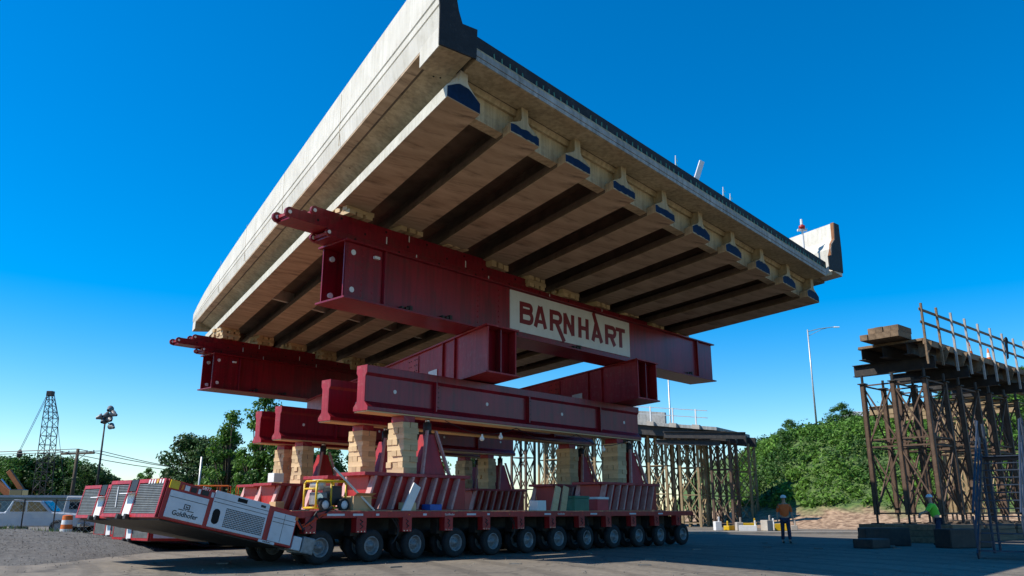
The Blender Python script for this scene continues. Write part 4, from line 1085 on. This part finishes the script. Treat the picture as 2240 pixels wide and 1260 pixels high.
fp = thing('floodlight_mast', 'slender mast with a cluster of floodlights at left', 'floodlight', (-34.35, 70, 0))
MB().tube((0, 0, 0), (0, 0, 9.0), .13, .06, 8).build('mast', 'dark_steel', fp, True)
for k, (dx, dz, a) in enumerate(((-.1, 0, 0), (.45, .15, .4), (.05, .5, -.3), (.75, .6, .6), (.3, 1.0, 0), (-.45, .35, -.6), (.7, -.45, .5))):
    MB().bar((0, 0, 8.6), (dx, -.1, 8.5 + dz), .05).build('bracket', 'dark_steel', fp)
    q = MB().lathe([(-.3, .1), (-.14, .15), (.2, .30), (.22, .27), (.18, .001)], 12, 'y').build('floodlight', 'louvre_grey', fp, True)
    q.location = (dx, -.12, 8.5 + dz); q.rotation_euler = (R(20), 0, a * 2)

cr = thing('crawler_crane', 'dark lattice crane boom rising above the trees at far left', 'crane', (-55.6, 100, 0))
def lattice(m, a, b, wa, wb, n):
    a = V(a); b = V(b); cor = [(-1, -1), (1, -1), (1, 1), (-1, 1)]
    P_ = lambda k, f: a.lerp(b, f) + V((cor[k][0], cor[k][1], 0)) * ((wa + (wb - wa) * f) / 2)
    for k in range(4):
        m.tube(P_(k, 0), P_(k, 1), .055, .045, 5)
        for i in range(n):
            f0, f1 = i / n, (i + 1) / n
            m.bar(P_(k, f0), P_((k + 1) % 4, f1), .05) if i % 2 else m.bar(P_((k + 1) % 4, f0), P_(k, f1), .05)
            m.bar(P_(k, f0), P_((k + 1) % 4, f0), .05)
m = MB(); lattice(m, (.2, 0, 1.5), (-.1, 0, 12.0), 1.5, 1.25, 10); m.build('boom', 'dark_steel', cr)
m = MB(); lattice(m, (-.1, 0, 12.0), (-.55, 0, 15.0), 1.25, .55, 4); m.build('boom_tip', 'dark_steel', cr)
MB().box(-.9, -.2, -.35, .35, 14.7, 15.3).build('tip_sheave', 'dark_steel', cr, bevel=.05)
m = MB(); m.tube((-.9, 0, 15), (-3.1, -.3, 8.2), .03, .03, 4); m.tube((-.75, 0, 15), (-3.0, -.2, 8.2), .03, .03, 4); m.build('hoist_rope', 'dark_steel', cr)
MB().lathe([(-.5, .05), (-.4, .25), (0, .32), (.4, .2), (.5, .05)], 10, 'z', (-3.05, -.25, 7.8)).build('hook_block', 'dark_steel', cr, True)
m = MB(); m.tube((-.3, .4, 15), (1.9, 2, 3), .03, .03, 4); m.build('pendant_rope', 'dark_steel', cr)
MB().box(-1.6, 2.4, -1.4, 1.4, 1.0, 2.6).build('machine_house', 'yellow_paint', cr, bevel=.05)
for y in (-1.6, 1.0): MB().box(-2.4, 2.6, y, y + .6, 0, .9).build('crawler_track', 'dark_steel', cr, bevel=.2)

# hydraulic excavator arm behind the yard
ex = thing('excavator', 'orange excavator arm folded behind the parked vehicles at left', 'excavator', (-43.0, 74, 0))
MB().box(-1.4, 1.6, -1.2, 1.2, .9, 2.2).build('house', 'machine_orange', ex, bevel=.08)
MB().box(-.2, .9, -1.2, -.2, 2.2, 3.0).build('cab', 'glass_dark', ex, bevel=.05)
m = MB(); m.bar((.5, 0, 1.6), (-2.2, 0, 3.6), .4, .55); m.bar((-2.2, 0, 3.6), (-4.1, 0, 4.9), .4, .5); m.build('boom', 'machine_orange', ex, bevel=.04)
m = MB(); m.bar((-1.2, 0, 4.6), (.6, 0, 2.5), .35, .4); m.build('stick', 'machine_orange', ex, bevel=.04)
MB().tube((-.2, .25, 2.2), (-1.9, .25, 3.9), .09, .09, 8).build('ram', 'silver', ex)
for y in (-1.4, .9): MB().box(-1.9, 1.9, y, y + .5, 0, .85).build('track', 'dark_steel', ex, bevel=.2)

# scissor lift baskets behind the power packs
for k, (x, y, lb) in enumerate(((-15.9, 45, 'orange lift platform basket behind the power packs, left of two'), (-13.9, 45.6, 'orange lift platform basket behind the power packs, right of two'))):
    o = thing('lift_platform', lb, 'lift', (x, y, 0), (0, 0, R(10)), 'orange lift platforms')
    MB().box(-.8, .8, -.4, .4, .25, .75).build('chassis', 'orange_paint', o, bevel=.04)
    for sx in (-.55, .55):
        MB().lathe([(-.45, .001), (-.45, .24), (-.3, .25), (-.3, .001)], 14, 'y', (sx, 0, .25)).build('wheel', 'rubber', o)
    m = MB(); m.bar((-.7, -.2, .75), (.7, -.2, 1.5), .06); m.bar((.7, -.2, .75), (-.7, -.2, 1.5), .06); m.bar((-.7, .2, .75), (.7, .2, 1.5), .06); m.bar((.7, .2, .75), (-.7, .2, 1.5), .06); m.build('scissor_arms', 'orange_paint', o)
    MB().box(-.85, .85, -.42, .42, 1.5, 1.58).build('floor', 'orange_paint', o)
    m = MB()
    for z in (2.05, 2.5):
        for y0 in (-.42, .42): m.tube((-.85, y0, z), (.85, y0, z), .028, .028, 6)
        for x0 in (-.85, .85): m.tube((x0, -.42, z), (x0, .42, z), .028, .028, 6)
    for x0 in (-.85, -.3, .3, .85):
        for y0 in (-.42, .42): m.tube((x0, y0, 1.58), (x0, y0, 2.5), .028, .028, 6)
    m.build('guard_frame', 'orange_paint', o)

# ------------------------------------------------------------------ parked vehicles and shed at far left
def pickup(x, y, rot, label):
    o = thing('pickup_truck', label, 'pickup truck', (x, y, 0), (0, 0, rot))
    body = [(-2.6, .45), (2.55, .45), (2.6, .8), (2.5, 1.05), (1.3, 1.15), (.75, 1.72), (-.55, 1.76), (-.85, 1.15), (-2.6, 1.12)]
    m = MB(); m.prism(body, lambda a, b: (a, -.92, b), lambda a, b: (a, .92, b)); m.build('body', 'truck_paint', o, bevel=.06)
    for y0 in (-.93, .922):
        m = MB(); m.prism([(1.12, 1.18), (.68, 1.63), (.16, 1.66), (.16, 1.18)], lambda a, b: (a, y0, b), lambda a, b: (a, y0 + .008, b)); m.build('side_window', 'glass_dark', o)
        m = MB(); m.prism([(.06, 1.18), (.06, 1.66), (-.48, 1.68), (-.62, 1.18)], lambda a, b: (a, y0, b), lambda a, b: (a, y0 + .008, b)); m.build('side_window', 'glass_dark', o)
    m = MB(); m.hexa([(1.29, -.75, 1.19), (1.31, -.75, 1.19), (1.31, .75, 1.19), (1.29, .75, 1.19), (.80, -.68, 1.68), (.82, -.68, 1.69), (.82, .68, 1.69), (.80, .68, 1.68)]); m.build('windscreen', 'glass_dark', o)
    for y0 in (-.75, .45): MB().box(2.585, 2.62, y0, y0 + .3, .78, .95).build('headlight', 'panel_white', o)
    MB().box(2.55, 2.7, -.9, .9, .42, .62).build('bumper', 'silver', o, bevel=.03)
    for wx in (-1.65, 1.65):
        for y0 in (-.96, .74):
            w = MB().lathe([(0, .24), (0, .36), (.04, .39), (.18, .39), (.22, .36), (.22, .24)], 20, 'y', (wx, y0, .39)).build('wheel', 'rubber', o, True)
            MB().lathe([(.03, .001), (.03, .24), (.19, .24), (.19, .001)], 16, 'y', (wx, y0, .39)).build('rim', 'rim_grey', w)
    return o
pickup(-24.6, 43.5, R(12), 'white pickup truck parked behind the wire fence')
sh = thing('site_trailer', 'long low teal site trailer with flat pale roof behind the pickup', 'trailer', (-29.5, 52, 0), (0, 0, R(10)))
MB().box(-6, 7.2, 0, 2.6, .5, 2.0).build('wall', 'teal_wall', sh)
MB().box(-6.15, 7.35, -.15, 2.75, 2.0, 2.14).build('roof', 'tin_roof', sh)
for x in (-4.5, -2.5, -.5, 2.0): MB().box(x, x + .9, -.012, .02, 1.1, 1.7).build('window', 'glass_dark', sh)
for x in (-5, -1, 3, 6.5): MB().box(x, x + .3, .2, 2.4, 0, .5).build('support_block', 'kerb_stone', sh)
vn = thing('parked_van', 'grey van with dark windows parked right of the site trailer', 'van', (-22.6, 48.0, 0), (0, 0, R(8)))
m = MB(); m.prism([(-2.2, .4), (2.2, .4), (2.2, 1.2), (1.6, 1.35), (1.25, 1.95), (-2.1, 2.0), (-2.2, 1.3)], lambda a, b: (a, -.9, b), lambda a, b: (a, .9, b)); m.build('body', 'tin_roof', vn, bevel=.06)
for x0, x1 in ((-1.9, -.6), (-.45, .9)): MB().box(x0, x1, -.912, -.88, 1.3, 1.82).build('side_window', 'glass_dark', vn)
for wx in (-1.4, 1.4):
    for y0 in (-.93, .71): MB().lathe([(0, .001), (0, .33), (.04, .36), (.18, .36), (.22, .33), (.22, .001)], 18, 'y', (wx, y0, .36)).build('wheel', 'rubber', vn, True)
fe = thing('wire_fence', 'wire mesh fence on thin posts before the parked pickup', 'fence', (-27.4, 37.5, 0), (0, 0, R(20)))
for k in range(9): MB().tube((k * 1.3, 0, 0), (k * 1.3, 0, 1.75), .035, .03, 6).build('post', 'dark_steel', fe)
for z in (.12, 1.68): MB().tube((0, 0, z), (10.4, 0, z), .02, .02, 5).build('rail', 'dark_steel', fe)
m = MB()
for k in range(75):
    x = k * .28 - 5
    for s in (1, -1):
        a = V((x, 0, .12)); b = V((x + s * 1.56, 0, 1.68)); 
        if a.x < 0 or a.x > 10.4 or b.x < 0 or b.x > 10.4: continue
        m.bar(a, b, .008)
tag(m.build('wire_mesh', 'galvanised', fe), kind='stuff')
for k, (x, y, lb) in enumerate(((-24.7, 37.0, 'orange and white traffic drum at the fence, leftmost'), (-20.7, 39.8, 'orange and white traffic drum right of the pickup'))):
    o = thing('traffic_drum', lb, 'traffic drum', (x, y, 0), group='traffic drums by the fence')
    for j in range(5): MB().lathe([(j * .2, .29 - .015 * j), (j * .2 + .2, .275 - .015 * j)], 16, 'z').build('band', 'orange_paint' if j % 2 == 0 else 'white_paint', o, True)
    MB().lathe([(1.0, .21), (1.03, .1), (1.03, .001)], 16, 'z').build('top', 'orange_paint', o)
    MB().lathe([(0, .38), (.06, .36), (.06, .28)], 16, 'z').build('foot', 'black_plastic', o)

# houses on the embankment
for k, (x, y, z, rf, lb) in enumerate(((45.0, 104, 9.5, 'tin_roof', 'pale house just showing over the embankment behind the towers'),)):
    o = thing('house', lb, 'house', (x, y, z))
    MB().box(-3, 3, -2.5, 2.5, -4, 2.2).build('wall', 'house_white', o)
    m = MB(); m.prism([(-2.9, 2.2), (2.9, 2.2), (0, 3.8)], lambda a, b: (-3.3, a, b), lambda a, b: (3.3, a, b)); m.build('roof', rf, o)
    for x0 in (-2, .8): MB().box(x0, x0 + 1, -2.53, -2.49, .5, 1.6).build('window', 'glass_dark', o)

# ================================================================== VEGETATION
def leaf_cloud(m, c, rad, n, size, shell=.55, flat=1.0, rr=None):
    rr = rr or random
    for _ in range(n):
        while True:
            d = V((rr.uniform(-1, 1), rr.uniform(-1, 1), rr.uniform(-1, 1)))
            if 0.05 < d.length < 1: break
        d = d.normalized() * (shell + (1 - shell) * rr.random()) if rr.random() < .8 else d
        q = V((c[0] + d.x * rad[0], c[1] + d.y * rad[1], c[2] + d.z * rad[2]))
        nrm = (d + V((rr.uniform(-.9, .9), rr.uniform(-.9, .9), rr.uniform(-.4, 1.0)))).normalized()
        a = nrm.orthogonal().normalized(); a = (Matrix.Rotation(rr.uniform(0, 6.28), 3, nrm) @ a); b = nrm.cross(a)
        s = size * rr.uniform(.6, 1.35)
        m.add([q - a * s, q + b * s * .45, q + a * s, q - b * s * .45], [(0, 1, 2, 3)])
def tree_meshes(h, w, seed, leaf, trunk_h, n_cl, per, ls, airy=0, tall=False):
    rr = random.Random(seed)
    tr = MB()
    tr.tube((0, 0, 0), (.1, 0, trunk_h), h * .035, h * .022, 8)
    m = MB(); z0 = trunk_h * .7
    cl = []
    for k in range(n_cl):
        f = rr.random()
        z = z0 + (h - z0) * (f ** .8)
        t = (z - z0) / (h - z0)
        env = math.sin(math.pi * min(1, .12 + t * .86)) ** .7 if not tall else (1 - t) ** .6 * .9 + .12
        a = rr.uniform(0, 6.28); r = w * env * math.sqrt(rr.random()) * .85
        c = V((r * math.cos(a), r * math.sin(a), z)); cr_ = w * rr.uniform(.20, .36) * (.7 if tall else 1)
        cl.append((c, cr_))
    tip = max(c.z + r for c, r in cl)
    for c, cr_ in cl:
        leaf_cloud(m, c, (cr_, cr_, cr_ * .75), per, ls, .6 if not airy else .3, rr=rr)
        if rr.random() < .7: tr.tube((.1 * rr.random(), 0, trunk_h * rr.uniform(.5, 1)), tuple(c), h * .010, h * .004, 5)
    tr.tube((.1, 0, trunk_h), (0, 0, h * .85), h * .022, h * .006, 6)
    return tr.mesh('trunk', 'bark', True), m.mesh('crown', leaf)
TM = {
    'round': tree_meshes(8.6, 4.0, 3, 'leaf_dark', 2.2, 46, 170, .20),
    'oak': tree_meshes(8.2, 3.9, 5, 'leaf_dark', 2.0, 40, 170, .20),
    'line1': tree_meshes(8.0, 4.2, 8, 'leaf_dark', 1.0, 60, 120, .24),
    'line2': tree_meshes(8.0, 4.2, 9, 'leaf_mid', 1.0, 60, 120, .24),
    'poplar': tree_meshes(9.0, 2.9, 12, 'leaf_light', 1.0, 58, 85, .15, 1, True),
    'bush': tree_meshes(5.6, 3.0, 14, 'leaf_mid', .8, 40, 150, .15, 1),
}
def tree(kind, x, y, s, rz, label, group='trees behind the yard', sz=None):
    o = thing('tree', label, 'tree', (x, y, 0), (0, 0, rz), group); o.scale = (s, s, sz or s)
    a, b = TM[kind]; link('trunk', a, o); link('crown', b, o)
tree('round', -31.3, 82, 1.0, 0, 'round dark green tree, tallest of the group left of the red beams', sz=.95)
tree('oak', -27.6, 80, .95, 1.5, 'dark tree merged with the round one on its right', sz=.92)
tree('poplar', -20.9, 62, .92, 0, 'slim airy tree with pale leaves left of the carrier beams')
tree('poplar', -18.3, 61, 1.0, 2.2, 'tallest airy pale tree by the carrier beam ends', sz=1.05)
tree('bush', -16.4, 60, 1.05, 1, 'dense bushy tree right behind the far crib stacks')
tree('bush', -13.9, 63, .95, 2.9, 'bushy tree half hidden by the far crib stacks', sz=1.05)
tree('bush', -21.5, 63, .75, 4, 'low pale bush under the slim trees behind the lift baskets')
tree('oak', -11.5, 72, .85, 3, 'dark tree seen under the beams between crib stacks')
tree('bush', -7.8, 75, 1.1, 5, 'green tree seen under the beams, farther right')
tree('oak', -3.5, 84, .8, 2, 'distant tree seen between the trestles')
lx = [(-79, 112, .95), (-75.5, 110, 1.0), (-72, 111, 1.0), (-69, 112, 1.0), (-66, 110, .97), (-63.2, 107, 1.0), (-60.4, 109, 1.0), (-57.2, 110, .98), (-54.0, 108, .85), (-84, 115, 1.1), (-90, 117, 1.1)]
for k, (x, y, s) in enumerate(lx):
    nm = ('first at the picture edge', 'second', 'third', 'fourth', 'fifth', 'sixth', 'seventh', 'eighth', 'last, lowest at the right end')[k] if k < 9 else ('beyond the left edge', 'farthest beyond the left edge')[k - 9]
    tree('line1' if k % 2 == 0 else 'line2', x, y, s, k * 1.3, 'tree of the far left tree line, %s' % nm, 'far left tree line', sz=s * .98)
for k, (x, y, s) in enumerate(((-60, 128, .62), (-57.4, 130, .75), (-55.3, 128, .82))):
    tree('poplar', x, y, s, k, 'small far tree in the gap beside the round tree, %s' % ('left', 'middle', 'right')[k], 'far left tree line')

for k, (x, y, sc) in enumerate(((27.5, 82, .36), (33.5, 84, .45), (41, 88, .4), (47.5, 88, .62), (51.5, 90, .75), (56, 90, .6), (60, 92, .8))):
    o = thing('tree', 'small bushy tree on the embankment crest, %s from the left' % ordn[k], 'tree', (x, y, hill_h(x, y) - .3), (0, 0, k * 1.7), 'bushy trees on the embankment crest'); o.scale = (sc * 1.3, sc * 1.3, sc)
    a, b = TM['bush']; link('trunk', a, o); link('crown', b, o)
for k, (x, y, sc) in enumerate(((-57.5, 122, .72), (-54, 124, .62), (-50.5, 123, .66), (-47, 122, .6), (-43.5, 120, .68))):
    tree('line2' if k % 2 else 'line1', x, y, sc, k * 2.1, 'low far tree filling the gap beside the round tree, %s from the left' % ordn[k], 'far left tree line')
# loose stones and offcuts lying about the paving
q = MB()
for _ in range(900):
    x = rnd(-9, 14); y = rnd(14.5, 34); r = rnd(.006, .022)
    if rnd(0, 1) < .03:
        a = rnd(0, 3); q.bar((x, y, .014), (x + .3 * math.cos(a), y + .3 * math.sin(a), .014), .05, .025); continue
    c = V((x, y, r * .5))
    q.add([c + V((r * rnd(.6, 1.3) * a, r * rnd(.6, 1.3) * b, r * d)) for a, b, d in ((1, 0, 0), (-1, 0, 0), (0, 1, 0), (0, -1, 0), (0, 0, .9), (0, 0, -.5))], [(0, 2, 4), (2, 1, 4), (1, 3, 4), (3, 0, 4), (2, 0, 5), (1, 2, 5), (3, 1, 5), (0, 3, 5)])
tag(q.build('yard_debris', 'gravel_stone'), 'scattered small stones and offcuts on the yard paving', 'debris', kind='stuff')
# shrubs covering the embankment: one mass nobody could count
m = MB(); m_dark = MB(); rr = random.Random(5); n = 0
while n < 3600:
    x = rr.uniform(15, 66); y = rr.uniform(40, 100); h = hill_h(x, y)
    if h < 1.5 or x / y > .72 or x / y < .26: continue
    if y > 88 and h > 9 and rr.random() < .5: continue
    s = rr.uniform(.3, .8) * (1.5 if rr.random() < .10 else 1)
    dk = math.sin(x * .55 + 1.3) * math.cos(y * .42) + rr.uniform(-.7, .7) > .55
    if dk: s *= 1.25
    leaf_cloud(m_dark if dk else m, (x, y, h + s * .35), (s, s, s * (.8 if not dk else 1.0)), 34, .10 + y * .0009, .55, rr=rr); n += 1
tag(m.build('shrub_cover', 'shrub'), 'dense green shrubs covering the embankment', 'shrubs', kind='stuff')
tag(m_dark.build('dark_shrub_cover', 'shrub_dark'), 'darker taller shrubs scattered among the embankment cover', 'shrubs', kind='stuff')
m = MB()
for _ in range(5000):
    x = rr.uniform(-27, -15.5); y = rr.uniform(29.5, 36)
    if rr.random() > .5 + .3 * math.sin(x * 2) : continue
    z = max(grav_h(x, y), 0); a = rr.uniform(0, 6.28); h = rr.uniform(.06, .22)
    m.add([(x, y, z), (x + .03 * math.cos(a), y + .03 * math.sin(a), z), (x + rr.uniform(-.08, .08), y + rr.uniform(-.08, .08), z + h)], [(0, 1, 2)])
tag(m.build('weeds', 'grass'), 'strip of green weeds along the gravel bank', 'weeds', kind='stuff')

# ================================================================== PEOPLE
def skin_mesh(name, pts, edges, m, parent, sub=2):
    me = bpy.data.meshes.new(name); me.from_pydata([p[:3] for p in pts], edges, []); me.update()
    o = bpy.data.objects.new(name, me); col.objects.link(o); o.parent = parent
    me.materials.append(MATS[m])
    sk = o.modifiers.new('skin', 'SKIN'); sk.use_smooth_shade = True
    for i, p in enumerate(pts):
        r = p[3]; me.skin_vertices[0].data[i].radius = (r, p[4] if len(p) > 4 else r)
    me.skin_vertices[0].data[0].use_root = True
    s = o.modifiers.new('sub', 'SUBSURF'); s.levels = sub; s.render_levels = sub
    return o
def person(loc, rz, label, vest, helmet, lean=0.0, arms='down', legs=(.10, -.08)):
    o = thing('person', label, 'person', loc, (0, 0, rz))
    la, lb_ = legs
    L = lean
    sh_x = L * .5
    hip = (0, 0, .93); chest = (sh_x * .8, 0, 1.32); neck = (sh_x, 0, 1.50)
    if arms == 'down': el = [(sh_x - .02, .27, 1.14), (sh_x - .02, -.27, 1.14)]; wr = [(sh_x + .08, .29, .90), (sh_x + .06, -.29, .90)]
    else: el = [(sh_x + .18, .26, 1.18), (sh_x + .18, -.26, 1.18)]; wr = [(sh_x + .40, .16, 1.10), (sh_x + .40, -.16, 1.12)]
    body = [(*hip, .12, .15), (L * .25, 0, 1.10, .11, .14), (*chest, .12, .17), (*neck, .055), (sh_x + .02, 0, 1.62, .085, .075), (sh_x + .03, 0, 1.72, .08, .07),
            (sh_x * .95, .19, 1.43, .06), (*el[0], .045), (*wr[0], .032), (sh_x * .95, -.19, 1.43, .06), (*el[1], .045), (*wr[1], .032),
            (0, .10, .86, .09), (la * .5 + .03, .11, .50, .062), (la, .12, .09, .045), (0, -.10, .86, .09), (lb_ * .5 + .03, -.11, .50, .062), (lb_, -.12, .09, .045),
            (la + .15, .13, .04, .04), (lb_ + .15, -.13, .04, .04)]
    ed = [(0, 1), (1, 2), (2, 3), (3, 4), (4, 5), (2, 6), (6, 7), (7, 8), (2, 9), (9, 10), (10, 11), (0, 12), (12, 13), (13, 14), (0, 15), (15, 16), (16, 17), (14, 18), (17, 19)]
    # hands with five fingers each
    for (wx, wy, wz), idx in ((wr[0], 8), (wr[1], 11)):
        b = len(body); body.append((wx + .03, wy, wz - .08, .028, .018)); ed.append((idx, b))
        for j in range(4):
            k = len(body); body.append((wx + .04 + (j - 1.5) * .018, wy, wz - .13, .010)); body.append((wx + .055 + (j - 1.5) * .02, wy - .01, wz - .17 + .008 * abs(j - 1.3), .008)); ed += [(b, k), (k, k + 1)]
        k = len(body); body.append((wx + .065, wy, wz - .07, .010)); body.append((wx + .085, wy, wz - .105, .009)); ed += [(b, k), (k, k + 1)]
    bd = skin_mesh('body', body, ed, 'skin', o)
    tro = [(0, 0, .95, .13, .165), (0, .10, .86, .10), (la * .5 + .03, .11, .50, .078), (la, .12, .12, .068), (0, -.10, .86, .10), (lb_ * .5 + .03, -.11, .50, .078), (lb_, -.12, .12, .068)]
    skin_mesh('trousers', tro, [(0, 1), (1, 2), (2, 3), (0, 4), (4, 5), (5, 6)], 'denim', o)
    vs_ = [(L * .1, 0, .95, .145, .18), (L * .25, 0, 1.12, .135, .175), (chest[0], 0, 1.32, .14, .195), (sh_x * .95, 0, 1.44, .09, .15), (sh_x * .95, .20, 1.42, .075), (*el[0], .058), (sh_x * .95, -.20, 1.42, .075), (*el[1], .058)]
    skin_mesh('vest', vs_, [(0, 1), (1, 2), (2, 3), (2, 4), (4, 5), (2, 6), (6, 7)], vest, o)
    for q, s in ((la, .12), (lb_, -.12)):
        skin_mesh('boot', [(q - .03, s, .06, .055), (q + .07, s, .05, .05), (q + .17, s, .045, .042)], [(0, 1), (1, 2)], 'boot', o, 1)
    MB().lathe([(1.70, .125), (1.705, .115), (1.76, .105), (1.80, .07), (1.82, .001)], 16, 'z', (sh_x + .025, 0, 0)).build('helmet', helmet, o, True)
    hd = MB()
    for s in (.032, -.032): hd.lathe([(-.008, .001), (0, .011), (.008, .001)], 8, 'z', (sh_x + .105, s, 1.665))
    hd.build('eyes', 'black_plastic', o)
    n_ = MB(); n_.hexa([(sh_x + .10, -.012, 1.62), (sh_x + .125, -.012, 1.625), (sh_x + .125, .012, 1.625), (sh_x + .10, .012, 1.62), (sh_x + .095, -.008, 1.66), (sh_x + .105, -.008, 1.66), (sh_x + .105, .008, 1.66), (sh_x + .095, .008, 1.66)]); n_.build('nose', 'skin', o)
    return o
person((10.6, 33.2, 0), R(-100), 'person in orange safety vest and dark trousers standing on the yard', 'hi_vis_orange', 'white_paint')
person((15.75, 31.6, 0), R(160), 'person in bright green safety jacket bending by the tower feet', 'hi_vis_green', 'white_paint', lean=.35, arms='fwd')
